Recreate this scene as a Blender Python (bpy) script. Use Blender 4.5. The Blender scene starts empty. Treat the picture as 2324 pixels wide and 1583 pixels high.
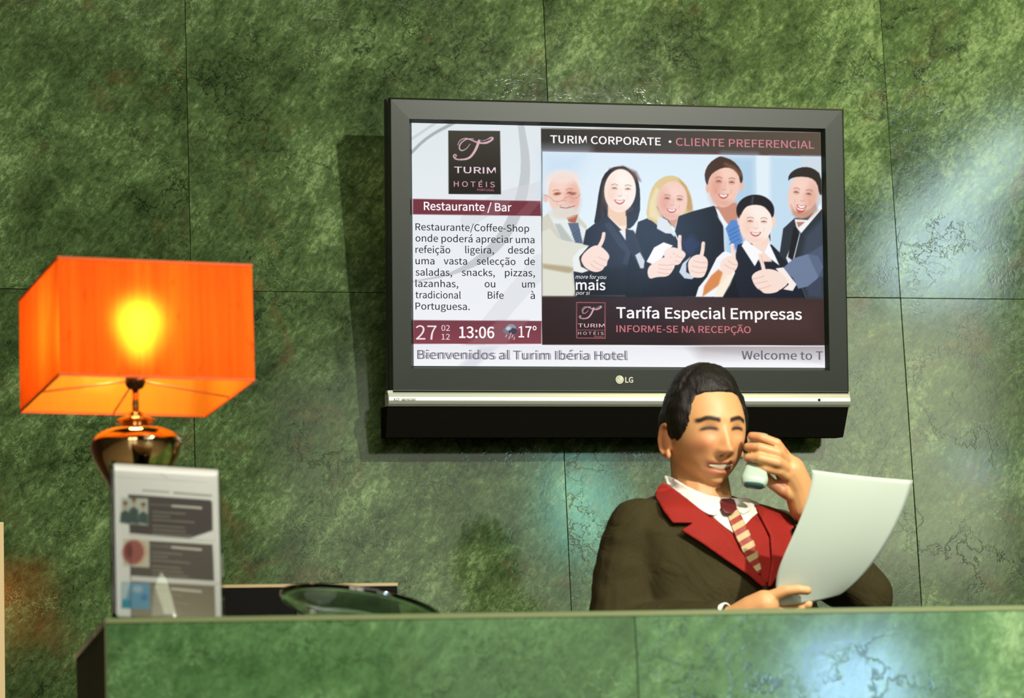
import bpy, math, random
import numpy as np
from mathutils import Vector, Matrix
from mathutils.bvhtree import BVHTree
from mathutils.geometry import delaunay_2d_cdt
from mathutils.noise import noise as mnoise

S = bpy.context.scene
COL = S.collection
random.seed(4)
R_ = math.radians
W, H, FPX = 2324, 1583, 7056.5

# ---------------------------------------------------------------- camera
CAMP = Vector((0.0, -6.9, 0.50))
YAW, PITCH, ROLL = 0.238772, 0.203617, -0.0429935
fwd = Vector((math.sin(YAW)*math.cos(PITCH), math.cos(YAW)*math.cos(PITCH), math.sin(PITCH)))
rt = Vector((math.cos(YAW), -math.sin(YAW), 0)); up = rt.cross(fwd)
c_, s_ = math.cos(ROLL), math.sin(ROLL)
rt2 = rt*c_ + up*s_; up2 = up*c_ - rt*s_
cam = bpy.data.cameras.new('camera'); camo = bpy.data.objects.new('camera', cam); COL.objects.link(camo)
camo.matrix_world = Matrix(((rt2.x, up2.x, -fwd.x, CAMP.x), (rt2.y, up2.y, -fwd.y, CAMP.y), (rt2.z, up2.z, -fwd.z, CAMP.z), (0, 0, 0, 1)))
cam.sensor_width = 36; cam.lens = FPX/W*36; cam.clip_end = 60
cam.dof.use_dof = True; cam.dof.focus_distance = 7.0; cam.dof.aperture_fstop = 5.0
S.camera = camo

# ---------------------------------------------------------------- light and exposure
S.view_settings.view_transform = 'Standard'; S.view_settings.look = 'None'
S.view_settings.gamma = 1; S.view_settings.use_curve_mapping = False
S.view_settings.exposure = 0.0
wd = bpy.data.worlds.new('world'); S.world = wd; wd.use_nodes = True
wd.node_tree.nodes['Background'].inputs[0].default_value = (.75, .85, 1, 1)
wd.node_tree.nodes['Background'].inputs[1].default_value = 0.6
S.cycles.max_bounces = 8; S.cycles.diffuse_bounces = 3; S.cycles.glossy_bounces = 4

def spot(name, loc, tgt, power, size, blend, radius, col):
    l = bpy.data.lights.new(name, 'SPOT'); l.energy = power; l.spot_size = R_(size); l.spot_blend = blend
    l.shadow_soft_size = radius; l.color = col
    o = bpy.data.objects.new(name, l); COL.objects.link(o); o.location = loc
    o.rotation_euler = (Vector(tgt)-Vector(loc)).to_track_quat('-Z', 'Y').to_euler(); return o
def area(name, loc, tgt, power, sx, sy, col):
    l = bpy.data.lights.new(name, 'AREA'); l.shape = 'RECTANGLE'; l.size = sx; l.size_y = sy; l.energy = power; l.color = col
    o = bpy.data.objects.new(name, l); COL.objects.link(o); o.location = loc
    o.rotation_euler = (Vector(tgt)-Vector(loc)).to_track_quat('-Z', 'Y').to_euler(); return o
spot('key_spotlight', (3.35, -5.6, 3.68), (2.1, 0, 1.9), 1330, 62, 1, .06, (1, .97, .84))
spot('counter_fill_spot', (1.5, -4.5, 4.6), (1.2, -2.03, 1.05), 330, 56, 1, .06, (1, .97, .86))  # added fill spot without a fixture, brightens the leaflet and counter
spot('warm_downlight', (3.0, -1.0, 4.6), (2.6, 0, 2.8), 190, 64, 1, .06, (1, .84, .34))
area('ceiling_light', (1.5, -5.0, 5.6), (1.5, -2, 0), 120, 3.0, 2.0, (1, .95, .82))

# ---------------------------------------------------------------- helpers
def lin(c): c = np.asarray(c, float)/255.; return np.where(c <= .04045, c/12.92, ((c+.055)/1.055)**2.4)
def L4(*c): return tuple(lin(c)) + (1.,)
def ray(x, y): return fwd + rt2*((x-W/2)/FPX) - up2*((y-H/2)/FPX)
def at(x, y, Y): v = ray(x, y); return CAMP + v*((Y-CAMP.y)/v.y)
def proj(P): v = Vector(P)-CAMP; z = v.dot(fwd); return W/2+FPX*v.dot(rt2)/z, H/2-FPX*v.dot(up2)/z

def tag(o, label=None, cat=None, group=None, kind=None):
    if label: o['label'] = label
    if cat: o['category'] = cat
    if group: o['group'] = group
    if kind: o['kind'] = kind
    return o
def link(o, parent=None):
    COL.objects.link(o)
    if parent: o.parent = parent
    return o
def empty(name, loc=(0, 0, 0), rot=(0, 0, 0)):
    o = bpy.data.objects.new(name, None); o.location = loc; o.rotation_euler = rot; o.empty_display_size = .05
    return link(o)
def mesh_obj(name, verts, faces, mat=None, parent=None, smooth=False):
    me = bpy.data.meshes.new(name); me.from_pydata([tuple(v) for v in verts], [], faces); me.update()
    if mat: me.materials.append(mat)
    if smooth: me.polygons.foreach_set('use_smooth', [True]*len(me.polygons))
    o = bpy.data.objects.new(name, me); return link(o, parent)
def bevel(o, w, seg=2):
    m = o.modifiers.new('bevel', 'BEVEL'); m.width = w; m.segments = seg; m.limit_method = 'ANGLE'; return o
def box(x0, x1, y0, y1, z0, z1):
    v = [(x, y, z) for z in (z0, z1) for y in (y0, y1) for x in (x0, x1)]
    return v, [(0, 2, 3, 1), (4, 5, 7, 6), (0, 1, 5, 4), (2, 6, 7, 3), (0, 4, 6, 2), (1, 3, 7, 5)]
def join(parts):
    V, F = [], []
    for v, f in parts:
        n = len(V); V += list(v); F += [tuple(i+n for i in q) for q in f]
    return V, F
def lathe(prof, n=48, c=(0, 0, 0)):
    V, F = [], []
    for r, z in prof:
        for k in range(n):
            a = 2*math.pi*k/n; V.append((c[0]+r*math.cos(a), c[1]+r*math.sin(a), c[2]+z))
    for i in range(len(prof)-1):
        for k in range(n):
            F.append((i*n+k, i*n+(k+1) % n, (i+1)*n+(k+1) % n, (i+1)*n+k))
    if prof[0][0] > 1e-5: F.append(tuple(range(n))[::-1])
    if prof[-1][0] > 1e-5: F.append(tuple((len(prof)-1)*n+k for k in range(n)))
    return V, F
def sphere(c, r, n=20, m=12, M=None):
    if not hasattr(r, '__len__'): r = (r, r, r)
    V = [(0, 0, 1)]
    for i in range(1, m):
        t = math.pi*i/m
        for k in range(n): a = 2*math.pi*k/n; V.append((math.sin(t)*math.cos(a), math.sin(t)*math.sin(a), math.cos(t)))
    V.append((0, 0, -1)); F = []
    for k in range(n): F.append((0, 1+k, 1+(k+1) % n)); F.append((len(V)-1, 1+(m-2)*n+(k+1) % n, 1+(m-2)*n+k))
    for i in range(m-2):
        for k in range(n):
            a = 1+i*n+k; b = 1+i*n+(k+1) % n; F.append((a, a+n, b+n, b))
    o = []
    for v in V:
        q = Vector((v[0]*r[0], v[1]*r[1], v[2]*r[2]))
        if M is not None: q = M @ q
        o.append(q+Vector(c))
    return o, F
def tube(pts, rad, n=12, cap=True):
    pts = [Vector(p) for p in pts]
    if not hasattr(rad, '__len__'): rad = [rad]*len(pts)
    V, F = [], []; pn = None
    for i, p in enumerate(pts):
        d = (pts[min(i+1, len(pts)-1)]-pts[max(i-1, 0)]).normalized()
        if pn is None:
            pn = d.orthogonal().normalized()
        else:
            pn = (pn-d*pn.dot(d)).normalized()
        b = d.cross(pn)
        for k in range(n): a = 2*math.pi*k/n; V.append(p+(pn*math.cos(a)+b*math.sin(a))*rad[i])
    for i in range(len(pts)-1):
        for k in range(n): F.append((i*n+k, i*n+(k+1) % n, (i+1)*n+(k+1) % n, (i+1)*n+k))
    if cap: F.append(tuple(range(n))[::-1]); F.append(tuple((len(pts)-1)*n+k for k in range(n)))
    return V, F
def caps(chain):  # chain of (point, radius): rounded tapered limbs
    out = []
    for i, (p, r) in enumerate(chain):
        out.append(sphere(p, r, 16, 10))
        if i: out.append(tube([chain[i-1][0], p], [chain[i-1][1], r], 16))
    return out
def loft(rings, n=40):  # rings: list of (center, a, b, yaw)
    V, F = [], []
    for c, a, b, yw in rings:
        ca, sa = math.cos(yw), math.sin(yw)
        for k in range(n):
            t = 2*math.pi*k/n; ex = 2/2.3
            x = a*math.copysign(abs(math.cos(t))**ex, math.cos(t)); y = b*math.copysign(abs(math.sin(t))**ex, math.sin(t))
            V.append((c[0]+x*ca-y*sa, c[1]+x*sa+y*ca, c[2]))
    for i in range(len(rings)-1):
        for k in range(n): F.append((i*n+k, i*n+(k+1) % n, (i+1)*n+(k+1) % n, (i+1)*n+k))
    F.append(tuple(range(n))[::-1]); F.append(tuple((len(rings)-1)*n+k for k in range(n)))
    return V, F

# ---------------------------------------------------------------- materials
def mat(name, base=(.5, .5, .5, 1), rough=.5, metal=0, spec=.5, **kw):
    m = bpy.data.materials.new(name); m.use_nodes = True
    p = m.node_tree.nodes['Principled BSDF']
    p.inputs['Base Color'].default_value = base; p.inputs['Roughness'].default_value = rough
    p.inputs['Metallic'].default_value = metal; p.inputs['Specular IOR Level'].default_value = spec
    for k, v in kw.items(): p.inputs[k].default_value = v
    return m
class NT:
    def __init__(s, m): s.t = m.node_tree; s.p = s.t.nodes.get('Principled BSDF')
    def n(s, typ, **kw):
        nd = s.t.nodes.new(typ)
        for k, v in kw.items():
            if k.startswith('i_'):
                key = k[2:]; key = int(key) if key.isdigit() else key.replace('_', ' ')
                nd.inputs[key].default_value = v
            else: setattr(nd, k, v)
        return nd
    def l(s, a, b): s.t.links.new(a, b)
    def ramp(s, src, stops, interp='LINEAR'):
        r = s.n('ShaderNodeValToRGB'); r.color_ramp.interpolation = interp
        e = r.color_ramp.elements
        while len(e) < len(stops): e.new(.5)
        for el, (p, c) in zip(e, stops): el.position = p; el.color = c if len(c) == 4 else tuple(c)+(1,)
        s.l(src, r.inputs[0]); return r.outputs[0]
    def mix(s, f, a, b, blend='MIX'):
        m = s.n('ShaderNodeMix', data_type='RGBA', blend_type=blend)
        for i, x in ((0, f), (6, a), (7, b)):
            if isinstance(x, (int, float, tuple)): m.inputs[i].default_value = x
            else: s.l(x, m.inputs[i])
        return m.outputs[2]
    def math(s, op, a, b=0.):
        m = s.n('ShaderNodeMath', operation=op)
        for i, x in ((0, a), (1, b)):
            if isinstance(x, (int, float)): m.inputs[i].default_value = x
            else: s.l(x, m.inputs[i])
        return m.outputs[0]
    def noise(s, vec, scale, detail=4, rough=.5, dist=0):
        n = s.n('ShaderNodeTexNoise', i_Scale=scale, i_Detail=detail, i_Roughness=rough, i_Distortion=dist)
        s.l(vec, n.inputs['Vector']); return n.outputs['Fac']

def marble(name, lo, mid, hi, rough=.11, seed=0., brown=.5, contrast=1., streak=1.):
    m = mat(name, rough=rough); N = NT(m)
    tc = N.n('ShaderNodeTexCoord'); oi = N.n('ShaderNodeObjectInfo')
    off = N.n('ShaderNodeVectorMath', operation='SCALE'); N.l(oi.outputs['Location'], off.inputs[0]); off.inputs['Scale'].default_value = 3.7
    ad = N.n('ShaderNodeVectorMath', operation='ADD'); N.l(tc.outputs['Object'], ad.inputs[0]); N.l(off.outputs[0], ad.inputs[1])
    ad2 = N.n('ShaderNodeVectorMath', operation='ADD'); N.l(ad.outputs[0], ad2.inputs[0]); ad2.inputs[1].default_value = (seed, seed, seed)
    P = ad2.outputs[0]
    # stretched coordinates for the fine grain running up to the right
    mp = N.n('ShaderNodeMapping'); mp.inputs['Rotation'].default_value = (0, R_(50), 0); N.l(P, mp.inputs[0])
    mp2 = N.n('ShaderNodeMapping'); mp2.inputs['Scale'].default_value = (.45, 1, 1); N.l(mp.outputs[0], mp2.inputs[0])
    G = mp2.outputs[0]
    big = N.noise(P, 2.6, 3, .55, .6)
    medn = N.noise(G, 11, 6, .62, 1.2)
    fine = N.noise(G, 120, 5, .75, .6)
    f2 = N.noise(P, 34, 5, .7, 1.5)
    a = N.math('MULTIPLY', big, .55*contrast); b = N.math('MULTIPLY', medn, .55*contrast); c = N.math('MULTIPLY', fine, .48*streak); d = N.math('MULTIPLY', f2, .42)
    sm = N.math('ADD', N.math('ADD', a, b), N.math('ADD', c, d))
    sm = N.math('ADD', sm, -.5*(.55*contrast*2+.48*streak+.42)+.5)
    base = N.ramp(sm, [(.24, lo), (.43, tuple(.5*(p+q) for p, q in zip(lo, mid))), (.55, mid), (.76, hi)])
    # brown mineral staining
    br = N.ramp(N.noise(P, 5.5, 6, .65, 1.0), [(.56, (0, 0, 0, 1)), (.74, (brown, brown, brown, 1))])
    base = N.mix(br, base, L4(92, 66, 40))
    # dark crack veins: edges of distorted cells
    nz = N.n('ShaderNodeTexNoise', i_Scale=4.5, i_Detail=6, i_Roughness=.62); N.l(P, nz.inputs['Vector'])
    sc = N.n('ShaderNodeVectorMath', operation='SCALE'); N.l(nz.outputs['Color'], sc.inputs[0]); sc.inputs['Scale'].default_value = .55
    pv = N.n('ShaderNodeVectorMath', operation='ADD'); N.l(P, pv.inputs[0]); N.l(sc.outputs[0], pv.inputs[1])
    def crack(scale, w, v):
        vo = N.n('ShaderNodeTexVoronoi', feature='DISTANCE_TO_EDGE', i_Scale=scale); N.l(v, vo.inputs['Vector'])
        return N.ramp(vo.outputs['Distance'], [(0, (1, 1, 1, 1)), (w, (0, 0, 0, 1))])
    mask = N.ramp(N.noise(P, 3.2, 3, .5), [(.46, (0, 0, 0, 1)), (.62, (1, 1, 1, 1))])
    k = N.math('MULTIPLY', crack(5, .03, pv.outputs[0]), mask)
    k2 = N.math('MULTIPLY', crack(17, .03, pv.outputs[0]), N.ramp(N.noise(P, 4.4, 3, .5), [(.5, (0, 0, 0, 1)), (.6, (.8, .8, .8, 1))]))
    kk = N.math('MAXIMUM', k, k2)
    base = N.mix(N.math('MULTIPLY', kk, .8), base, tuple(x*.32 for x in lo[:3])+(1,))
    # pale thin scratches
    mpl = N.n('ShaderNodeMapping'); mpl.inputs['Scale'].default_value = (.5, 1, 1); N.l(pv.outputs[0], mpl.inputs[0])
    pale = N.math('MULTIPLY', crack(24, .018, mpl.outputs[0]), N.ramp(N.noise(P, 7, 2, .5), [(.55, (0, 0, 0, 1)), (.68, (.6, .6, .6, 1))]))
    base = N.mix(pale, base, tuple(min(1, x*1.5) for x in hi[:3])+(1,))
    # dark pits
    vp = N.n('ShaderNodeTexVoronoi', feature='F1', i_Scale=34, i_Randomness=1.); N.l(pv.outputs[0], vp.inputs['Vector'])
    pit = N.math('MULTIPLY', N.ramp(vp.outputs['Distance'], [(.1, (1, 1, 1, 1)), (.26, (0, 0, 0, 1))]),
                 N.ramp(N.noise(P, 6, 2, .5), [(.52, (0, 0, 0, 1)), (.66, (1, 1, 1, 1))]))
    base = N.mix(N.math('MULTIPLY', pit, .7), base, tuple(x*.45 for x in lo[:3])+(1,))
    N.l(base, N.p.inputs['Base Color'])
    rr = N.math('ADD', N.math('MULTIPLY', f2, .10), rough-.05); N.l(rr, N.p.inputs['Roughness'])
    bp = N.n('ShaderNodeBump', i_Strength=.05, i_Distance=.001); N.l(N.math('SUBTRACT', sm, kk), bp.inputs['Height']); N.l(bp.outputs[0], N.p.inputs['Normal'])
    return m

M_WALL = marble('green_marble', L4(26, 40, 18), L4(73, 94, 55), L4(126, 150, 100), rough=.075, streak=1.3, contrast=1.0)
NT(M_WALL).p.inputs['Specular IOR Level'].default_value = .65
M_CTR = marble('counter_marble', L4(44, 74, 38), L4(92, 132, 82), L4(156, 190, 134), rough=.09, seed=7.3, brown=.12, contrast=.8, streak=.6)
M_EDGE = mat('marble_edge', L4(128, 138, 92), .35)
M_PLASTER = mat('plaster', L4(84, 74, 54), .8)
M_BEIGE = mat('beige_lacquer', L4(205, 180, 130), .5)
M_FLOOR = mat('stone_floor', L4(196, 182, 152), .25)
M_GROUT = mat('joint_filler', L4(74, 58, 34), .9)
M_WOOD = mat('dark_wood', L4(60, 42, 28), .4)

def emit(name, col, strength):
    m = bpy.data.materials.new(name); m.use_nodes = True; t = m.node_tree; t.nodes.clear()
    e = t.nodes.new('ShaderNodeEmission'); o = t.nodes.new('ShaderNodeOutputMaterial')
    e.inputs[0].default_value = col; e.inputs[1].default_value = strength; t.links.new(e.outputs[0], o.inputs[0]); return m
M_DAY = emit('daylight_pane', (.62, .86, .92, 1), 15)
M_DAYT = emit('teal_daylight_pane', (.35, .9, .75, 1), 12)
M_DAYB = emit('blue_daylight_pane', (.38, .62, 1, 1), 42)
M_GLOWWALL = emit('lit_wall_glow', (.90, .98, .74, 1), 1.35)  # glow standing in for a brightly lit wall
M_GLOWWALL_HI = emit('lit_wall_glow_bright', (.92, 1, .70, 1), 4.6)  # stronger glow for the right part of that lit wall
M_ADDGLOW = emit('added_reflection_glow', (1, .93, .78, 1), 4.5)  # added glow for reflections in the lamp base and bowl

# ---------------------------------------------------------------- the room
XW = [.47, .932, 1.7935, 2.649, 3.507, 4.365, 5.223, 6.08, 6.94]
ZW = [0, .898, 2.098, 3.298, 4.498, 5.7, 6.5]
v, f = box(.47, 10, .014, .25, 0, 6.5)
wall = tag(mesh_obj('wall_back', v, f, M_GROUT), 'green marble slab wall behind the reception desk', None, None, 'structure')
tile_mesh = {}
for i in range(len(XW)-1):
    for j in range(len(ZW)-1):
        w, h = XW[i+1]-XW[i], ZW[j+1]-ZW[j]; key = (round(w, 3), round(h, 3))
        if key not in tile_mesh:
            g = .0007; v, f = box(g, w-g, -.013, 0, g, h-g)
            me = bpy.data.meshes.new('marble_slab'); me.from_pydata(v, [], f); me.materials.append(M_WALL); tile_mesh[key] = me
        o = bpy.data.objects.new('marble_slab', tile_mesh[key]); o.location = (XW[i], .013+(.0008 if (i+j) % 2 else 0), ZW[j]); link(o, wall)
        bevel(o, .0007, 1)
def slab(name, a, m, label=None, kind='structure', parent=None):
    v, f = box(*a); o = mesh_obj(name, v, f, m, parent); return tag(o, label, None, None, kind)
slab('wall_left', (-5, .38, 0, .25, 0, 6.5), M_WOOD, 'unseen dark wood wall left of the marble')  # kept dark so the counter's end panel reflects a dark surface
slab('wall_side', (-5.2, -5, -12.6, .25, 0, 6.5), M_PLASTER)
slab('wall_right', (10, 10.2, -12.6, .25, 0, 6.5), M_PLASTER)
slab('floor', (-5.2, 10.2, -12.6, .25, -.1, 0), M_FLOOR)
slab('ceiling', (-5.2, 10.2, -12.6, .25, 6.5, 6.7), M_PLASTER)
v, f = join([box(.38, .4995, -.045, -.001, 0, 1.56), box(.38, .469, -.001, .25, 0, 1.56), box(.40, .469, -.03, .25, 1.56, 6.5)])
tag(mesh_obj('trim_1', v, f, M_BEIGE), 'pale beige upright trim at the left end of the marble wall', None, None, 'structure')
v, f = box(-5.2, 10.2, -12.7, -12.5, 0, 6.5)
tag(mesh_obj('wall_front', v, f, M_WOOD), None, None, None, 'structure')
def window(n, x0, x1, z0, z1, pm, nx=2, nz=2):
    o = tag(mesh_obj('window_%d' % n, *join([box(x0-.06, x0, -12.5, -12.42, z0-.06, z1+.06), box(x1, x1+.06, -12.5, -12.42, z0-.06, z1+.06),
        box(x0, x1, -12.5, -12.42, z0-.06, z0), box(x0, x1, -12.5, -12.42, z1, z1+.06)] +
        [box(x0+(x1-x0)*k/nx-.02, x0+(x1-x0)*k/nx+.02, -12.48, -12.44, z0, z1) for k in range(1, nx)]), M_WOOD), None, None, None, 'structure')
    v, f = box(x0, x1, -12.47, -12.465, z0, z1); mesh_obj('pane', v, f, pm, o)
WINDOWS = True

# ---------------------------------------------------------------- reception counter
CY0 = -2.03; CX0 = .512; CX1 = 5.2; CYB = -1.50; CZ = 1.10
ctr = tag(empty('reception_counter', (CX0, CY0, 0)), 'long green marble reception counter running along the bottom of the picture', 'counter')
def cpart(name, a, m, bv=0):
    v, f = box(a[0]-CX0, a[1]-CX0, a[2]-CY0, a[3]-CY0, a[4], a[5]); o = mesh_obj(name, v, f, m, ctr)
    if bv: bevel(o, bv, 2)
    return o
cxs = [CX0, 1.372, 2.23, 3.088, 3.946, 4.804, CX1]
for i in range(len(cxs)-1):
    w = cxs[i+1]-cxs[i]; v, f = box(.0009, w-.0009, 0, .02, 0, CZ-.0095)
    o = mesh_obj('front_panel', v, f, M_CTR, ctr); o.location = (cxs[i]-CX0, 0, 0)
M_END = marble('shaded_end_marble', L4(24, 38, 12), L4(46, 62, 26), L4(70, 88, 44), rough=.55, seed=3.1); NT(M_END).p.inputs['Specular IOR Level'].default_value = .15  # darker copy of the counter marble, the end face's shade put into its colour
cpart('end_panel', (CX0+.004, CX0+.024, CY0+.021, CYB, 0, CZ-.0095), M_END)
cpart('core', (CX0+.025, CX1-.01, CY0+.021, CYB, 0, CZ-.010), M_WOOD)
top = cpart('top_slab', (CX0, CX1, CY0-.0005, CYB, CZ-.009, CZ), M_CTR, .0)
me = top.data; me.materials.append(M_EDGE)
bm_v, bm_f = join([box(0, CX1-CX0, -.0012, -.0006, CZ-.0082, CZ-.0006), box(-.0012, -.0003, 0, .009, 0, CZ-.002)])
mesh_obj('polished_edge', bm_v, bm_f, M_EDGE, ctr)

# ---------------------------------------------------------------- colour-grid painter (flat prints and the lit screen)
class Paint:
    def __init__(s, X, Y, bg): s.X, s.Y = X, Y; s.c = np.tile(np.array(bg, float), (len(X), 1))
    def _ap(s, idx, a, col, col2=None, g=None):
        a = a[:, None]; c = np.array(col, float)
        if col2 is not None: c = c*(1-g[:, None])+np.array(col2, float)*g[:, None]
        s.c[idx] = s.c[idx]*(1-a)+c*a
    def poly(s, pts, col, soft=1.2, alpha=1., col2=None, ax=1, smooth=0):
        p = np.array(pts, float)
        for _ in range(smooth):
            q = np.roll(p, -1, 0); p = np.stack([.75*p+.25*q, .25*p+.75*q], 1).reshape(-1, 2)
        m = soft+1
        idx = np.nonzero((s.X > p[:, 0].min()-m) & (s.X < p[:, 0].max()+m) & (s.Y > p[:, 1].min()-m) & (s.Y < p[:, 1].max()+m))[0]
        if not len(idx): return
        x, y = s.X[idx], s.Y[idx]; d = np.full(len(idx), 1e9); ins = np.zeros(len(idx), bool)
        for a, b in zip(p, np.roll(p, -1, 0)):
            e = b-a; t = np.clip(((x-a[0])*e[0]+(y-a[1])*e[1])/(e@e+1e-9), 0, 1)
            d = np.minimum(d, np.hypot(x-a[0]-t*e[0], y-a[1]-t*e[1]))
            cr = (a[1] > y) != (b[1] > y)
            if abs(e[1]) > 1e-9: ins ^= cr & (x < a[0]+(y-a[1])*e[0]/e[1])
        sd = np.where(ins, -d, d); al = np.clip(.5-sd/soft, 0, 1)*alpha
        g = None
        if col2 is not None:
            v = (x, y)[ax]; lo, hi = p[:, ax].min(), p[:, ax].max(); g = np.clip((v-lo)/(hi-lo+1e-9), 0, 1)
        s._ap(idx, al, col, col2, g)
    def ell(s, cx, cy, rx, ry, col, ang=0, soft=1.2, alpha=1.):
        m = max(rx, ry)+soft+1
        idx = np.nonzero((abs(s.X-cx) < m) & (abs(s.Y-cy) < m))[0]
        if not len(idx): return
        ca, sa = math.cos(R_(ang)), math.sin(R_(ang)); x, y = s.X[idx]-cx, s.Y[idx]-cy
        u, w = (x*ca+y*sa)/rx, (-x*sa+y*ca)/ry; r = np.hypot(u, w)
        s._ap(idx, np.clip(.5-(r-1)*min(rx, ry)/soft, 0, 1)*alpha, col)
    def line(s, pts, w, col, soft=1., alpha=1., smooth=0):
        p = [np.array(q, float) for q in pts]
        for _ in range(smooth):
            n = [p[0]]
            for a, b in zip(p, p[1:]): n += [.75*a+.25*b, .25*a+.75*b]
            p = n+[p[-1]]
        P = np.array(p); m = max(w) if hasattr(w, '__len__') else w; m += 2
        idx = np.nonzero((s.X > P[:, 0].min()-m) & (s.X < P[:, 0].max()+m) & (s.Y > P[:, 1].min()-m) & (s.Y < P[:, 1].max()+m))[0]
        if not len(idx): return
        x, y = s.X[idx], s.Y[idx]; d = np.full(len(idx), 1e9); n = len(p)-1
        for i, (a, b) in enumerate(zip(p, p[1:])):
            e = b-a; t = np.clip(((x-a[0])*e[0]+(y-a[1])*e[1])/(e@e+1e-9), 0, 1)
            if hasattr(w, '__len__'): u = (i+t)/n*(len(w)-1); ww = np.interp(u, range(len(w)), w)
            else: ww = w
            d = np.minimum(d, np.hypot(x-a[0]-t*e[0], y-a[1]-t*e[1])-ww/2)
        s._ap(idx, np.clip(.5-d/soft, 0, 1)*alpha, col)
def grid_obj(name, P00, P10, P01, nx, ny, parent, material, painter, topx, bulge=None):
    """flat sheet (P00 corner, P10 along x, P01 along y) whose vertices carry painted colour; topx maps points to drawing units"""
    P00, P10, P01 = [np.array(p, float) for p in (P00, P10, P01)]
    u, v = np.meshgrid(np.linspace(0, 1, nx), np.linspace(0, 1, ny)); u = u.ravel(); v = v.ravel()
    P = P00+np.outer(u, P10-P00)+np.outer(v, P01-P00)
    X, Y = topx(u, v, P); pt = Paint(X, Y, (255, 255, 255)); painter(pt)
    if bulge is not None: P = P+bulge(u, v)
    i = np.arange((nx-1)*(ny-1)); r, c = i//(nx-1), i % (nx-1); a = r*nx+c
    quads = np.stack([a, a+1, a+nx+1, a+nx], 1)
    me = bpy.data.meshes.new(name); me.vertices.add(len(P)); me.vertices.foreach_set('co', P.ravel())
    me.loops.add(quads.size); me.loops.foreach_set('vertex_index', quads.ravel())
    me.polygons.add(len(quads)); me.polygons.foreach_set('loop_start', np.arange(len(quads))*4); me.polygons.foreach_set('loop_total', np.full(len(quads), 4))
    me.update(calc_edges=True); me.validate()
    at_ = me.color_attributes.new('paint', 'FLOAT_COLOR', 'POINT')
    at_.data.foreach_set('color', np.hstack([lin(np.clip(pt.c, 0, 255)), np.ones((len(P), 1))]).ravel().astype(np.float32))
    me.materials.append(material); o = bpy.data.objects.new(name, me); return link(o, parent)
def crop(ox, oy, s): return lambda *pts: [(ox+x/s, oy+y/s) for x, y in pts]

# ---------------------------------------------------------------- television
TT = math.atan(.135); TVO = Vector((1.9, -.138, at(1400, 889.5, -.138).z))
tv = tag(empty('television', TVO, (TT, 0, 0)), 'wide flat television tilted forward on the marble wall, showing a hotel advert', 'television')
TVM = Matrix.Translation(TVO) @ Matrix.Rotation(TT, 4, 'X'); TVI = TVM.inverted()
def tvp(x, y, off=0.):
    o = TVI @ CAMP; d = TVI.to_3x3() @ ray(x, y); t = (off-o.y)/d.y; return o+d*t
M_BEZEL = mat('bezel_plastic', L4(23, 31, 20), .38, 0, .35)
M_BLACK = mat('black_plastic', L4(16, 16, 13), .45)
M_GRILLE = mat('speaker_cloth', L4(15, 14, 9), .95, 0, .05)
N = NT(M_GRILLE); tc = N.n('ShaderNodeTexCoord'); wv = N.n('ShaderNodeTexWave', bands_direction='Z', i_Scale=85.); N.l(tc.outputs['Object'], wv.inputs[0])
bp = N.n('ShaderNodeBump', i_Strength=.4, i_Distance=.001); N.l(wv.outputs['Fac'], bp.inputs['Height']); N.l(bp.outputs[0], N.p.inputs['Normal'])
M_SILVER = mat('silver_plastic', L4(184, 190, 178), .32, .35)
def rect_ring(r, prof):
    V, F = [], []
    for ins, y in prof:
        for (x, z) in ((r[0]+ins, r[2]+ins), (r[1]-ins, r[2]+ins), (r[1]-ins, r[3]-ins), (r[0]+ins, r[3]-ins)): V.append((x, y, z))
    for i in range(len(prof)-1):
        for k in range(4): F.append((i*4+k, i*4+(k+1) % 4, (i+1)*4+(k+1) % 4, (i+1)*4+k))
    return V, F
a, b, c, d = tvp(885, 222), tvp(1917, 245), tvp(887, 889), tvp(1925, 889)
BX0, BX1, BZ0, BZ1 = (a.x+c.x)/2, (b.x+d.x)/2, -.001, (a.z+b.z)/2
a, b, c, d = [tvp(*q, .012) for q in ((935, 280), (1866, 299), (938, 832), (1869, 832))]
SX0, SX1, SZ0, SZ1 = (a.x+c.x)/2, (b.x+d.x)/2, (c.z+d.z)/2, (a.z+b.z)/2
# front bezel: outer edge, flat face, bevelled drop to the glass
ob = BX0, BX1, BZ0, BZ1
def two_rect(R0, R1, prof):  # prof items: (which, inset, y)
    V, F = [], []
    for wch, ins, y in prof:
        r = R0 if wch == 0 else R1
        for (x, z) in ((r[0]+ins, r[2]+ins), (r[1]-ins, r[2]+ins), (r[1]-ins, r[3]-ins), (r[0]+ins, r[3]-ins)): V.append((x, y, z))
    for i in range(len(prof)-1):
        for k in range(4): F.append((i*4+k, i*4+(k+1) % 4, (i+1)*4+(k+1) % 4, (i+1)*4+k))
    return V, F
SR = (SX0, SX1, SZ0, SZ1)
mesh_obj('bezel', *two_rect(ob, SR, [(0, .0, .016), (0, .0, .003), (0, .003, 0), (0, .0045, .0005), (1, -.0075, 0), (1, -.0062, .002), (1, -.0002, .0125)]), M_BEZEL, tv)
mesh_obj('bezel_groove', *rect_ring(ob, [(.006, .014), (.006, .034)]), M_BLACK, tv)
v, f = rect_ring((BX0-.001, BX1+.001, BZ0, BZ1+.003), [(0.004, .034), (0, .036), (0, .06), (.03, .088)]); f += [(12, 13, 14, 15)]
bevel(mesh_obj('back_shell', v, f, M_BLACK, tv), .001, 1)
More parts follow.
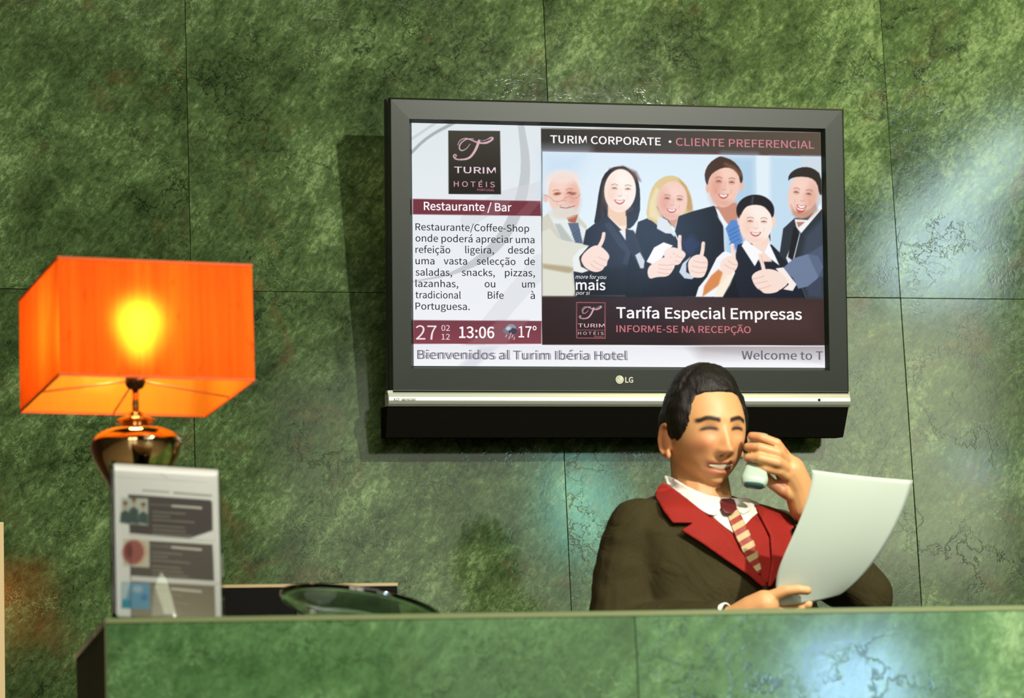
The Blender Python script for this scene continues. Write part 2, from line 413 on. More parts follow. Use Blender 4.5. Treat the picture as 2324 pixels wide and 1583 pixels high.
# silver bar
zt, zb = -.0015, tvp(1400, 923).z
def extr(prof, x0, x1, mt, name, taper=None):
    n = len(prof); V = [(x0, y, z) for y, z in prof]+[(x1-(taper[i] if taper else 0), y, z) for i, (y, z) in enumerate(prof)]
    F = [(i, (i+1) % n, n+(i+1) % n, n+i) for i in range(n)]+[tuple(range(n))[::-1], tuple(range(n, 2*n))]
    return mesh_obj(name, V, F, mt, tv)
h = zt-zb
prof = [(.03, zt), (-.001, zt), (-.007, zt-.1*h), (-.012, zt-.35*h), (-.013, zt-.62*h), (-.010, zt-.82*h), (-.003, zb), (.03, zb)]
xl, xr = tvp(879, 905).x, tvp(1927, 905).x
o = extr(prof, xl, xr, M_SILVER, 'silver_bar'); bevel(o, .0015, 2)
# end caps rising beside the bezel
for q in (box(xl, BX0+.002, -.004, .02, zt-.004, zt+.004), box(BX1-.003, xr, -.004, .02, zt-.004, zt+.004)): mesh_obj('bar_cap', *q, M_SILVER, tv)
zc = tvp(1400, 992, .02).z
prof = [(-.001, zb+.001), (.018, zc), (.075, zc), (.075, zb+.001)]
o = extr(prof, tvp(879, 950).x, xr-.002, M_GRILLE, 'speaker_panel', taper=[0, .008, .008, 0])
# wall bracket behind
v, f = box(-.25, .25, .080, .149, .10, .28); mesh_obj('wall_bracket', v, f, M_BLACK, tv)
# maker's badge and indicator dots
def disc(cx, cz, r, y, n=24, h=.0015):
    V = [(cx+r*math.cos(2*math.pi*k/n), yy, cz+r*math.sin(2*math.pi*k/n)) for yy in (y, y+h) for k in range(n)]
    return V, [tuple(range(n))]+[(k, n+k, n+(k+1) % n, (k+1) % n) for k in range(n)]
M_BADGE = mat('badge_metal', L4(205, 200, 175), .3, .5)
M_BADGE2 = mat('badge_dark', L4(120, 125, 100), .4, .3)
p = tvp(1406, 861); bd = mesh_obj('badge', *disc(p.x, p.z, .0096, -.0018), M_BADGE, tv)
V, F = [], []
for k in range(40):
    a = 2*math.pi*k/40
    for r in (.0074, .0063): V.append((p.x+r*math.cos(a), -.0021, p.z+r*math.sin(a)))
    F.append((2*k, 2*k+1, (2*k+3) % 80, (2*k+2) % 80))
v2, f2 = join([(V, [q for k, q in enumerate(F) if not 0 <= k <= 8]), disc(p.x-.0028, p.z+.003, .0011, -.0021, 10, .0002), box(p.x-.0005, p.x+.0003, -.0021, -.002, p.z-.003, p.z+.0035), box(p.x-.0005, p.x+.0025, -.0021, -.002, p.z-.0035, p.z-.0028)])
mesh_obj('badge_face', v2, f2, M_BADGE2, bd)
p = tvp(1859, 907, -.012); mesh_obj('sensor_dot', *disc(p.x, p.z, .0032, -.0136), mat('sensor', L4(20, 22, 16), .2), tv)
p = tvp(1881, 906, -.012); mesh_obj('power_light', *disc(p.x, p.z, .0026, -.0136), emit('power_led', (1, 1, 1, 1), 1.6), tv)

# ---- screen painting -------------------------------------------------
def glyph_T(P, ox, oy, s, col, w=1.):   # flourished capital T of the hotel emblem
    g = lambda *p: [(ox+x*s, oy+y*s) for x, y in p]
    P.line(g((4, 22), (10, 8), (26, 2), (42, 8), (58, 15), (78, 17), (92, 11), (101, 4), (96, 0), (88, 4), (76, 10), (60, 9)), [1.2*w, 2*w, 3*w, 5*w, 4*w, 1.5*w, 1*w], col, smooth=2)
    P.line(g((62, 10), (56, 28), (46, 46), (34, 58), (16, 61), (-2, 60), (-8, 50), (-2, 46), (2, 50), (-2, 54)), [6*w, 6*w, 5*w, 3*w, 3*w, 2*w, 2.5*w], col, smooth=2)
    P.line(g((48, 5), (30, 4), (14, 14), (7, 28), (14, 38), (28, 32), (38, 18)), [1*w, 2.4*w, 3*w, 2*w, 1*w], col, smooth=2)
def paint_screen(P):
    P.c[:] = (240, 243, 248)
    g = np.clip((P.Y-280)/550, 0, 1)[:, None]; P.c[:] = np.array((226, 234, 238))*(1-g)+np.array((246, 247, 252))*g
    def swirl(a=1.):
        P.line([(1228, 600), (1150, 690), (1070, 790), (1010, 840)], [50, 44, 40, 36], (222, 224, 230), alpha=.6*a, smooth=2)
        P.line([(930, 640), (1040, 620), (1130, 560), (1180, 470), (1196, 380), (1182, 280)], [2, 6, 26, 26, 20, 12], (188, 192, 196), alpha=.75*a, smooth=2)
        P.line([(1060, 500), (1140, 450), (1230, 440)], [30, 40, 60], (215, 216, 222), alpha=.5*a, smooth=2)
        P.line([(930, 350), (970, 310), (1035, 276)], [7, 7, 8], (160, 164, 168), alpha=.8*a, smooth=2)
        P.line([(930, 318), (990, 278)], 6, (200, 206, 210), alpha=.8*a)
    swirl()
    P.poly([(937, 451), (1227, 456), (1228, 490), (937, 486)], (116, 48, 62)); 
    P.poly([(1090, 487), (1120, 455), (1160, 456), (1130, 489)], (150, 104, 112), 1.5, alpha=.5); P.poly([(1170, 489), (1200, 457), (1227, 458), (1200, 489)], (146, 92, 100), 1.5, alpha=.45)
    P.poly([(938, 726), (1229, 728), (1229, 780), (938, 780)], (120, 62, 74), col2=(138, 66, 78)); 
    P.poly([(1130, 727), (1200, 727), (1150, 780), (1060, 780)], (160, 110, 118), soft=8, alpha=.5)
    P.poly([(938, 783), (1870, 786), (1870, 832), (938, 832)], (238, 238, 244), col2=(250, 251, 255))
    P.poly([(1040, 832), (1090, 786), (1130, 786), (1080, 832)], (220, 220, 230), soft=10, alpha=.8)
    P.poly([(1480, 786), (1870, 786), (1870, 826), (1640, 800)], (222, 222, 230), soft=8, alpha=.7)
    # emblem plate
    P.poly([(1017, 296), (1135, 297), (1137, 441), (1018, 440)], (64, 60, 52), col2=(30, 24, 22))
    glyph_T(P, 1035, 311, .84, (222, 178, 190), .95)
    # dark panel
    P.poly([(1228, 290), (1870, 299), (1872, 784), (1230, 782)], (64, 50, 50), col2=(50, 34, 34))
    P.poly([(1228, 290), (1870, 299), (1870, 352), (1228, 342)], (52, 48, 44), col2=(92, 78, 66), ax=0)
    P.poly([(1500, 676), (1872, 676), (1872, 784), (1600, 784)], (84, 60, 56), soft=80, alpha=.7)
    P.line([(1229, 291.5), (1868, 299.5)], 1.6, (176, 176, 160)); P.line([(1229, 341), (1868, 353)], 1.2, (160, 80, 90))
    P.line([(1229, 784), (1870, 784.5)], 2.2, (250, 250, 252))
    # photograph on screen
    P.poly([(1231, 343.5), (1864, 355), (1866, 675), (1231, 670)], (222, 238, 250), col2=(236, 246, 250))
    P.poly([(1231, 344), (1330, 346), (1300, 420), (1231, 440)], (205, 226, 246), soft=50, alpha=.9)
    P.poly([(1640, 352), (1716, 353), (1720, 660), (1640, 660)], (176, 208, 232), soft=26, alpha=.9)
    P.poly([(1716, 353), (1748, 354), (1746, 560), (1720, 560)], (228, 242, 250), soft=5)
    P.poly([(1748, 354), (1866, 357), (1866, 600), (1748, 600)], (190, 220, 240), soft=12, alpha=.8)
    P.poly([(1820, 355), (1866, 356), (1866, 460), (1820, 420)], (214, 222, 230), soft=10, alpha=.8)
    A = crop(1220, 340, 4.6545); B = crop(1420, 340, 4.6545); Cc = crop(1640, 340, 4.654)
    sk, skd, rd = (250, 222, 208), (214, 150, 122), (196, 92, 84)
    def face(cx, cy, rx, ry, skin, shade, ang=0, smile=1., side=1, brow=(120, 90, 76), eye=(70, 58, 56)):
        P.ell(cx, cy, rx, ry, skin, ang, 2)
        P.ell(cx+side*rx*.55, cy+ry*.12, rx*.4, ry*.6, shade, ang, rx*.5, .5)
        P.ell(cx, cy+ry*.82, rx*.5, ry*.14, shade, ang, ry*.25, .45)
        P.ell(cx-side*rx*.2, cy-ry*.45, rx*.5, ry*.25, tuple(min(255, q+8) for q in skin), ang, rx*.5, .7)
        ca, sa = math.cos(R_(ang)), math.sin(R_(ang))
        T = lambda x, y: (cx+x*rx*ca-y*ry*sa, cy+x*rx*sa+y*ry*ca)
        for e in (-1, 1):
            ex = e*.42+side*.06*-1
            P.ell(*T(ex, -.1), rx*.22, ry*.11, shade, ang, 3, .5)
            P.line([T(ex-.2, -.24), T(ex, -.3), T(ex+.2, -.24)], 1.3, brow, 1.2, .8, 1)
            P.line([T(ex-.15, -.08), T(ex, -.13), T(ex+.15, -.08)], 1.5, eye, 1.2, .9, 1)
            P.ell(*T(ex, -.09), 1.5, 1.2, eye, 0, 1.2, .9)
        P.line([T(-.12, .22), T(0, .27), T(.13, .22)], 1.2, rd, 1.6, .55, 1)
        P.line([T(.06, -.1), T(.1, .18)], 1.2, shade, 2, .5)
        P.poly([T(-.38, .4), T(0, .47), T(.38, .38), (T(.25, .58)), T(0, .66), T(-.25, .58)], rd, 1.4, .9, smooth=1)
        P.poly([T(-.3, .43), T(0, .49), T(.3, .42), T(.18, .53), T(0, .57), T(-.18, .53)], (255, 250, 246), 1, 1, smooth=1)
        P.line([T(-.5, .22), T(-.46, .42)], 1, shade, 2.5, .6); P.line([T(.5, .2), T(.48, .4)], 1, shade, 2.5, .6)
    def fist(pts, thumb, knuck, skin=(252, 226, 214), shade=(222, 150, 126)):
        P.poly(pts, skin, 1.5, smooth=2); P.line(thumb, [9, 8.5, 8], skin, 1.5, 1, 1)
        P.line([(x+2.4, y) for x, y in thumb[1:]], 1, shade, 3, .6)
        for k in knuck: P.line(k, 1.1, shade, 1.5, .8, 1)
    # older man in pale jacket
    P.poly(A((48, 720), (130, 650), (250, 700), (430, 700), (520, 800), (520, 1000), (560, 1300), (410, 1540), (55, 1540)), (214, 212, 196), 2)
    P.poly(A((48, 1240), (360, 1290), (400, 1540), (55, 1540)), (228, 228, 214), 8, .9)
    P.poly(A((100, 640), (330, 740), (350, 770), (420, 770), (520, 850), (470, 960), (380, 980), (240, 940), (160, 760)), (232, 238, 238), 3)
    P.poly(A((180, 780), (240, 780), (390, 980), (250, 960)), (172, 178, 168), 5, .7)
    P.poly(A((320, 770), (430, 770), (480, 990), (400, 980)), (92, 108, 130), 2)
    for k in range(4): P.line(A((360+k*12, 900+k*26), (450, 840+k*36)), 1.2, (50, 66, 96), 1.2, .8)
    P.ell(*A((270, 380))[0], 42, 36, (240, 236, 232), 0, 14, .9)
    P.ell(*A((85, 510))[0], 6, 9, (238, 200, 186), 0, 2)
    P.poly(A((300, 700), (430, 680), (400, 770), (330, 760)), (180, 100, 70), 2)
    x, y = A((280, 480))[0]; face(x, y, 36, 50, (246, 206, 190), (226, 150, 128), -5, side=1)
    P.ell(*A((280, 660))[0], 30, 15, (226, 222, 212), -5, 9, .9); P.ell(*A((270, 290))[0], 34, 14, (246, 226, 218), 0, 10, .9)
    P.ell(*A((320, 580))[0], 17, 3, (220, 208, 196), -8, 3, .9); P.line(A((240, 605), (320, 615), (390, 590)), 2.2, (198, 90, 80), 1.5, .9, 1)
    for ex in (215, 375): P.ell(*A((ex, 462))[0], 7, 3, (150, 80, 66), -8, 3, .8)
    P.line(A((60, 470), (140, 500), (170, 545), (250, 545), (290, 505), (340, 490), (400, 520), (450, 470)), .9, (130, 120, 130), 1.2, .8, 1)
    # brunette
    P.poly(A((900, 170), (780, 185), (690, 270), (650, 420), (620, 640), (590, 800), (760, 860), (1000, 840), (1020, 860))+B((0, 830), (60, 830), (150, 700), (155, 450), (130, 310), (60, 220), (0, 180)), (34, 26, 24), 1.6, smooth=1)
    P.poly(A((760, 200), (900, 172), (1040, 230), (1090, 330), (1000, 300), (850, 220)), (98, 64, 50), 8, .8)
    P.line(A((700, 330), (680, 560), (690, 760)), 5, (80, 66, 56), 8, .6)
    P.poly(A((740, 700), (900, 860), (1020, 1090), (1140, 1260), (1290, 1250), (1090, 900), (940, 830), (940, 700)), (250, 232, 218), 2)
    P.poly(A((745, 560), (930, 640), (940, 800), (860, 800), (740, 690)), (244, 206, 176), 3)
    x, y = A((872, 430))[0]; face(x, y, 36, 49, (255, 240, 230), (246, 200, 174), 3, side=-1)
    P.poly(A((600, 780), (740, 700), (860, 850), (1020, 1090), (1130, 1250), (1160, 1540), (400, 1540), (380, 1290), (480, 1000), (510, 850)), (38, 42, 54), 2)
    P.poly(A((700, 780), (760, 760), (1000, 1090), (1120, 1300), (900, 1200), (930, 1080), (860, 1020)), (58, 64, 78), 3, .8)
    P.poly(A((500, 1290), (1160, 1200), (1170, 1540), (400, 1540)), (26, 28, 30), 14, .9)
    # blonde
    P.poly(B((130, 760), (260, 710), (400, 800), (520, 900), (620, 1100), (620, 1550), (0, 1550), (0, 1300), (100, 900)), (22, 22, 26), 2)
    P.poly(B((0, 830), (90, 860), (200, 1140), (200, 1260), (150, 1250), (0, 980)), (40, 42, 52), 2)
    P.poly(B((100, 1110), (150, 1080), (200, 1170), (190, 1250), (155, 1250)), (210, 216, 226), 2)
    P.poly(B((480, 265), (380, 290), (290, 370), (240, 510), (210, 720), (300, 760), (380, 850), (500, 800), (640, 700), (715, 640), (690, 480), (640, 370), (560, 290)), (226, 200, 140), 2, smooth=1)
    P.poly(B((560, 300), (640, 380), (690, 500), (712, 640), (650, 650), (620, 460)), (196, 148, 92), 5, .8)
    P.poly(B((320, 400), (360, 420), (330, 600), (380, 700), (330, 740), (250, 700), (250, 560)), (240, 226, 180), 6, .8)
    P.poly(B((330, 600), (400, 690), (520, 760), (520, 820), (400, 720)), (60, 48, 36), 3)
    P.poly(B((420, 690), (550, 700), (520, 830), (470, 770)), (216, 156, 130), 2)
    x, y = B((493, 535))[0]; face(x, y, 34, 44, (246, 206, 190), (216, 138, 112), 5, side=-1)
    P.poly(B((340, 700), (440, 740), (520, 900), (515, 920), (480, 885), (420, 880), (330, 830)), (224, 230, 234), 2)
    # tall man
    P.poly(B((560, 700), (700, 650), (930, 590), (1024, 640), (1060, 1550), (600, 1550), (620, 1100), (520, 860)), (18, 20, 28), 2)
    P.poly(B((600, 960), (700, 900), (800, 1000), (700, 1120), (620, 1080)), (40, 52, 92), 14, .8)
    P.poly(B((930, 570), (1024, 620), (1024, 780), (960, 690))+Cc((0, 790), (90, 1000), (130, 1180), (20, 700)), (226, 238, 248), 2)
    P.poly(Cc((-60, 560), (150, 560), (170, 720), (30, 800), (-60, 640)), (206, 142, 118), 3)
    P.poly(Cc((20, 740), (60, 790), (30, 830), (-40, 720), (-80, 600), (-40, 640)), (238, 246, 252), 2)
    P.poly(Cc((90, 740), (150, 740), (215, 960), (150, 1060), (90, 1000), (30, 830)), (88, 138, 206), 3)
    for k in range(4): P.line(Cc((70, 860+k*45), (180, 800+k*45)), 1.6, (46, 90, 170), 2, .8)
    P.ell(*B((868, 400))[0], 5, 11, (240, 190, 170), 0, 2); P.ell(*Cc((200, 380))[0], 5, 11, (240, 190, 170), 0, 2)
    x, y = B((1040, 360))[0]; face(x, y, 35, 53, (246, 202, 184), (212, 134, 110), 4, side=-1, brow=(90, 56, 40))
    P.poly(B((865, 380), (840, 330), (832, 240), (880, 140), (980, 70))+Cc((0, 70), (110, 110), (190, 200), (217, 290), (205, 350), (185, 350), (170, 260), (100, 190), (0, 185))+B((920, 240), (880, 300)), (70, 44, 28), 2, smooth=1)
    P.line(Cc((30, 150), (120, 190), (190, 260)), 6, (150, 104, 72), 8, .7)
    # dark haired woman
    P.poly(Cc((160, 1000), (230, 980), (520, 1000), (640, 1120), (760, 1260), (880, 1560), (-120, 1560), (80, 1400)), (26, 30, 44), 2)
    P.poly(Cc((-60, 1560), (120, 1340), (180, 1560)), (20, 22, 28), 2)
    P.poly(Cc((300, 900), (480, 900), (500, 1060), (520, 1180), (390, 1180), (320, 1040)), (250, 222, 208), 3)
    P.ell(*Cc((345, 640))[0], 43, 36, (24, 16, 22), 0, 2); P.poly(Cc((480, 900), (500, 860), (505, 960)), (30, 20, 20), 3)
    P.ell(*Cc((180, 740))[0], 5, 12, (248, 214, 200), 0, 2); P.ell(*Cc((540, 760))[0], 5, 13, (248, 214, 200), 0, 2)
    x, y = Cc((352, 775))[0]; face(x, y, 37, 47, (255, 236, 226), (246, 190, 166), 2, side=-1)
    P.poly(Cc((175, 740), (150, 660), (200, 570), (300, 490), (400, 490), (500, 560), (545, 660), (530, 720), (490, 650), (430, 590), (330, 575), (240, 600), (190, 650)), (26, 18, 24), 2, smooth=1)
    P.line(Cc((320, 500), (310, 560)), 3, (120, 110, 120), 5, .7)
    P.poly(Cc((240, 950), (200, 1010), (340, 1228), (420, 1080)), (252, 252, 255), 1.6); P.poly(Cc((490, 980), (600, 1220), (520, 1160), (440, 1080)), (252, 252, 255), 1.6)
    # right hand man
    P.poly(Cc((600, 1110), (640, 830), (760, 720), (900, 700), (1050, 600), (1064, 1560), (880, 1560), (760, 1260)), (44, 50, 60), 2)
    P.poly(Cc((880, 900), (1060, 720), (1062, 1560), (900, 1560), (820, 1200)), (66, 78, 98), 12, .8)
    P.poly(Cc((760, 730), (780, 820), (830, 880), (1050, 620), (1040, 560), (900, 740)), (244, 246, 250), 2)
    P.poly(Cc((790, 850), (820, 880), (750, 1170), (700, 1210), (670, 1140)), (228, 232, 240), 2)
    P.poly(Cc((750, 820), (780, 815), (812, 880), (740, 1170), (690, 1130)), (24, 24, 30), 2)
    P.poly(Cc((780, 760), (870, 760), (850, 780), (800, 820)), (190, 130, 104), 2)
    x, y = Cc((850, 480))[0]; face(x, y, 34, 52, (246, 208, 194), (216, 150, 126), 8, side=1, brow=(100, 70, 56))
    P.poly(Cc((720, 580), (760, 640), (850, 660), (930, 620), (980, 560), (1010, 640), (900, 730), (800, 740), (740, 680)), (170, 126, 104), 6, .55)
    P.poly(Cc((765, 600), (830, 625), (885, 618), (850, 660), (800, 670)), (214, 92, 84), 1.5); P.poly(Cc((770, 603), (830, 625), (882, 620), (840, 640), (800, 632)), (255, 250, 248), 1.2)
    P.poly(Cc((690, 330), (700, 260), (770, 200), (870, 176), (960, 195), (1040, 260), (1052, 480), (1020, 470), (1000, 350), (930, 290), (800, 280), (720, 300)), (44, 36, 32), 2, smooth=1)
    P.poly(Cc((620, 1260), (760, 1140), (900, 1100), (1010, 1120), (1062, 1240), (1000, 1360), (900, 1440), (800, 1465), (740, 1350)), (112, 128, 158), 2)
    P.poly(Cc((900, 1100), (1060, 1000), (1062, 1340), (1010, 1340)), (84, 98, 126), 4, .7)
    P.poly(Cc((560, 1250), (640, 1240), (780, 1420), (740, 1490), (640, 1470), (700, 1420)), (252, 240, 236), 1.6)
    # forearms, cuffs, fists
    P.poly(A((48, 860), (130, 830), (210, 930), (300, 960), (540, 1010), (440, 1110), (440, 1260), (340, 1290), (48, 1230)), (226, 226, 212), 2)
    P.poly(A((48, 1200), (330, 1230), (420, 1260), (330, 1300), (60, 1250)), (160, 134, 92), 6, .6)
    P.poly(A((540, 1015), (440, 1050), (370, 1140), (380, 1280), (470, 1298), (540, 1275), (460, 1230), (440, 1130)), (238, 242, 240), 1.6)
    P.poly(A((470, 1100), (440, 1150), (460, 1230), (530, 1260), (510, 1210)), (60, 50, 40), 3, .8)
    fist(A((450, 1130), (560, 1020), (650, 1000), (740, 1080), (765, 1130), (735, 1180), (735, 1220), (700, 1240), (690, 1270), (620, 1295), (540, 1270), (480, 1220)), A((640, 1040), (690, 950), (700, 885)), [A((640, 1130), (700, 1160), (740, 1165)), A((590, 1170), (650, 1210), (710, 1230)), A((560, 1200), (610, 1250), (680, 1265))])
    P.poly(B((220, 1180), (300, 1030), (400, 975), (500, 1010), (420, 1080), (360, 1180), (290, 1210)), (252, 250, 252), 1.6)
    fist(B((390, 1080), (470, 1020), (560, 1040), (630, 1080), (635, 1120), (600, 1160), (570, 1210), (510, 1220), (420, 1160)), B((570, 1060), (568, 980), (572, 915)), [B((500, 1090), (560, 1130), (610, 1140)), B((470, 1130), (520, 1170), (570, 1185))])
    P.poly(B((0, 1330), (120, 1280), (230, 1240), (260, 1390), (150, 1550), (0, 1550)), (24, 28, 30), 3)
    fist(B((225, 1240), (330, 1170), (400, 1130), (480, 1130), (530, 1210), (490, 1290), (440, 1340), (330, 1340), (240, 1370)), B((480, 1170), (520, 1130), (540, 1110)), [B((350, 1210), (430, 1220), (510, 1205)), B((350, 1250), (420, 1265), (495, 1260)), B((340, 1290), (400, 1305), (460, 1305))])
    P.poly(B((690, 1120), (600, 1200), (565, 1290), (620, 1355), (700, 1365), (730, 1340), (640, 1290), (640, 1200)), (206, 218, 232), 1.6)
    fist(B((650, 1180), (720, 1110), (800, 1100), (868, 1150), (868, 1230), (850, 1290), (820, 1350), (720, 1350), (670, 1310)), B((800, 1120), (815, 1050), (820, 985)), [B((720, 1170), (790, 1190), (860, 1190)), B((700, 1225), (780, 1245), (860, 1240)), B((690, 1275), (760, 1300), (845, 1290))])
    P.poly(B((740, 1550), (770, 1450), (860, 1340), (960, 1140), (1024, 1080))+Cc((30, 1070), (110, 1100), (130, 1300), (80, 1400), (0, 1550)), (246, 248, 252), 2)
    P.poly(B((810, 1550), (830, 1440), (900, 1330), (980, 1260), (1024, 1290))+Cc((50, 1330), (0, 1400)), (222, 140, 78), 4)
    P.poly(B((940, 1550), (1024, 1300))+Cc((120, 1310), (80, 1420), (0, 1550)), (255, 240, 220), 5, .9)
    fist(Cc((-40, 1200), (30, 1130), (110, 1110), (168, 1190), (150, 1260), (80, 1325), (0, 1310)), Cc((120, 1140), (108, 1060), (105, 1005)), [Cc((60, 1170), (110, 1210), (155, 1215)), Cc((20, 1210), (80, 1250), (140, 1262))])
    fist(Cc((300, 1320), (400, 1260), (540, 1255), (660, 1330), (700, 1410), (620, 1470), (560, 1510), (440, 1520), (400, 1480), (360, 1460), (320, 1400)), Cc((440, 1290), (420, 1200), (395, 1110)), [Cc((310, 1365), (380, 1350), (440, 1330)), Cc((330, 1415), (400, 1400), (470, 1385)), Cc((370, 1470), (440, 1455), (510, 1430))])
    P.poly(Cc((600, 1480), (740, 1490), (790, 1560), (560, 1560)), (26, 30, 44), 4)
    # second emblem
    x0, y0, x1, y1 = 1308, 685, 1374, 768
    P.poly([(x0, y0), (x1, y0+1), (x1, y1), (x0, y1-1)], (190, 110, 118), 1.2); P.poly([(x0+1.6, y0+1.6), (x1-1.6, y0+2), (x1-1.6, y1-1.6), (x0+1.6, y1-2)], (54, 36, 36), 1.2)
    P.line([(x0, 748.5), (x1, 749)], 1.3, (190, 110, 118)); glyph_T(P, 1318, 694, .47, (226, 176, 186), .6)
    # weather icon
    P.ell(1152, 750, 11, 7, (120, 122, 140)); P.ell(1160, 744, 11, 9, (150, 152, 170)); P.ell(1164, 751, 10, 7, (70, 66, 86)); P.ell(1154, 745, 6, 4, (206, 210, 224), 0, 3)
    for q in ((1148, 764), (1155, 768), (1162, 765), (1158, 760), (1166, 770)): P.line([q, (q[0]+2, q[1]-5)], 1.8, (214, 210, 222))
def screen_px(u, v, P):
    Q = P @ np.array(TVM.to_3x3()).T + np.array(TVM.translation) - np.array(CAMP)
    z = Q @ np.array(fwd); return W/2+FPX*(Q @ np.array(rt2))/z, H/2-FPX*(Q @ np.array(up2))/z
def paint_mat(name, lit):
    m = bpy.data.materials.new(name); m.use_nodes = True; t = m.node_tree; p = t.nodes['Principled BSDF']
    a = t.nodes.new('ShaderNodeAttribute'); a.attribute_name = 'paint'
    if lit:
        p.inputs['Base Color'].default_value = (.004, .004, .004, 1); p.inputs['Roughness'].default_value = .12; p.inputs['Specular IOR Level'].default_value = .10
        t.links.new(a.outputs['Color'], p.inputs['Emission Color']); p.inputs['Emission Strength'].default_value = lit
    else: t.links.new(a.outputs['Color'], p.inputs['Base Color']); p.inputs['Roughness'].default_value = .45
    return m
grid_obj('screen', (SX0, .012, SZ0), (SX1, .012, SZ0), (SX0, .012, SZ1), 640, 380, tv, paint_mat('lit_screen', .97), paint_screen, screen_px)
mesh_obj('screen_surround', *rect_ring((SX0-.004, SX1+.004, SZ0-.004, SZ1+.004), [(0, .0126), (.006, .0126)]), M_BLACK, tv)

# ---- lettering: built-in face, turned into thin flat meshes
FONT = None
try: FONT = bpy.data.fonts.load(bpy.utils.system_resource('DATAFILES', path='fonts')+'/Noto Sans CJK Regular.woff2')
except Exception: FONT = None
def text_mesh(body, bold, spacing, shear):
    cu = bpy.data.curves.new('t', 'FONT'); cu.body = body; cu.size = 1; cu.offset = bold; cu.space_character = spacing; cu.shear = shear; cu.resolution_u = 4
    if FONT: cu.font = FONT
    t = bpy.data.objects.new('t', cu); COL.objects.link(t); dg = bpy.context.evaluated_depsgraph_get(); dg.update()
    me = bpy.data.meshes.new_from_object(t.evaluated_get(dg)); COL.objects.unlink(t); bpy.data.objects.remove(t)
    co = np.empty(len(me.vertices)*3); me.vertices.foreach_get('co', co); return me, co.reshape(-1, 3)
_cap = []
def letters(name, body, x0, yb, x1, cap, col, lit=1., off=.0114, bold=0., parent=None, m=None, spacing=1., shear=0.):
    if not _cap: _cap.append(text_mesh('H', 0, 1, 0)[1][:, 1].max())
    k = _cap[0]; bold *= k/.72*.8; me, co = text_mesh(body, bold, spacing, shear); n = len(co); me.name = name
    a = tvp(x0, yb, off); b = tvp(x1, yb, off); hz = (tvp(x0, yb-cap, off)-a).z
    wx = co[:, 0].max()-co[:, 0].min(); sx = (b.x-a.x)/wx
    cx = (co[:, 0]-co[:, 0].min())*sx+a.x; cz = co[:, 1]*hz/k+a.z
    me.vertices.foreach_set('co', np.stack([cx, np.full(n, off), cz], 1).ravel()); me.update()
    me.materials.clear(); me.materials.append(m or emit_cache(col, lit))
    o = bpy.data.objects.new(name, me); return link(o, parent or tv)
_ec = {}
def emit_cache(col, s):
    k = (col, s)
    if k not in _ec: _ec[k] = emit('screen_ink', L4(*col), s)
    return _ec[k]
WHT, INK, ROSE = (252, 250, 252), (28, 24, 34), (206, 132, 142)
def txt(*a, **k): return letters('lettering', *a, **k)
txt('TURIM CORPORATE •', 1249, 324, 1524, 17, WHT, bold=.018); txt('CLIENTE PREFERENCIAL', 1534, 330, 1848, 17, ROSE, bold=.012)
txt('TURIM', 1031, 392, 1125, 14, (232, 210, 220), bold=.012); txt('H O T É I S', 1030, 423, 1123, 12, (206, 158, 170), bold=.008)
txt('PORTUGAL', 1083, 433, 1122, 5, (206, 120, 130))
txt('Restaurante / Bar', 962, 476, 1161, 18, WHT, bold=.018)
rows = [('Restaurante/Coffee-Shop', 943, 1201), ('onde poderá apreciar uma', 943, 1213), (('refeição', 943, 1022), ('ligeira,', 1056, 1121), ('desde', 1153, 1213)),
        (('uma', 943, 986), ('vasta', 1007, 1060), ('selecção', 1082, 1170), ('de', 1190, 1214)), (('saladas,', 943, 1026), ('snacks,', 1048, 1123), ('pizzas,', 1146, 1214)),
        (('lazanhas,', 943, 1040), ('ou', 1100, 1124), ('um', 1185, 1214)), (('tradicional', 943, 1046), ('Bife', 1107, 1143), ('à', 1204, 1214)), ('Portuguesa.', 943, 1066)]
for i, r in enumerate(rows):
    y = 522+i*25.7
    for wd_, a_, b_ in ([r] if isinstance(r[0], str) else r): txt(wd_, a_, y+(a_-943)*.006, b_, 15.5, INK, bold=.006)
txt('27', 944, 770, 991, 32, (244, 226, 232)); txt('02', 1002, 750, 1021, 12.5, (244, 226, 232)); txt('12', 1002, 770, 1021, 12.5, (244, 226, 232))
txt('13:06', 1042, 766, 1122, 25, WHT, bold=.02); txt('17°', 1177, 765, 1218, 25, WHT, bold=.01)
txt('Bienvenidos al Turim Ibéria Hotel', 947, 814, 1422, 20, (112, 108, 120)); txt('Bienvenidos al Turim Ibéria Hotel', 951, 814, 1426, 20, (176, 172, 184), off=.0116)
txt('Welcome to T', 1684, 815, 1868, 19, (96, 92, 100)); txt('Welcome to T', 1682, 815, 1866, 19, (176, 172, 184), off=.0116)
txt('more for you', 1306, 632, 1376, 8.5, WHT, shear=.2); txt('mais', 1307, 657, 1374, 22, WHT, bold=.02); txt('por si', 1307, 668, 1339, 8, WHT, shear=.2)
txt('Tarifa Especial Empresas', 1399, 721, 1820, 24, WHT, bold=.022); txt('INFORME-SE NA RECEPÇÃO', 1399, 753, 1704, 15, (206, 122, 130), bold=.012)
txt('TURIM', 1312, 742, 1372, 8, (226, 190, 200), bold=.01); txt('H O T É I S', 1312, 759, 1370, 6.5, (226, 190, 200)); txt('PORTUGAL', 1348, 765, 1370, 3, (206, 120, 130))
M_MARK = mat('printed_mark', L4(50, 70, 48), .5)
txt('LG', 1419, 867.5, 1437, 12, WHT, off=-.0016, bold=.03, m=M_BADGE)
txt('XD', 892, 909, 906, 6.5, WHT, off=-.0140, m=M_MARK, shear=.3); txt('SRS', 912, 909, 921, 5.5, WHT, off=-.0140, m=M_MARK, bold=.02); txt('HDMI', 923, 909, 943, 6, WHT, off=-.0140, m=M_MARK)

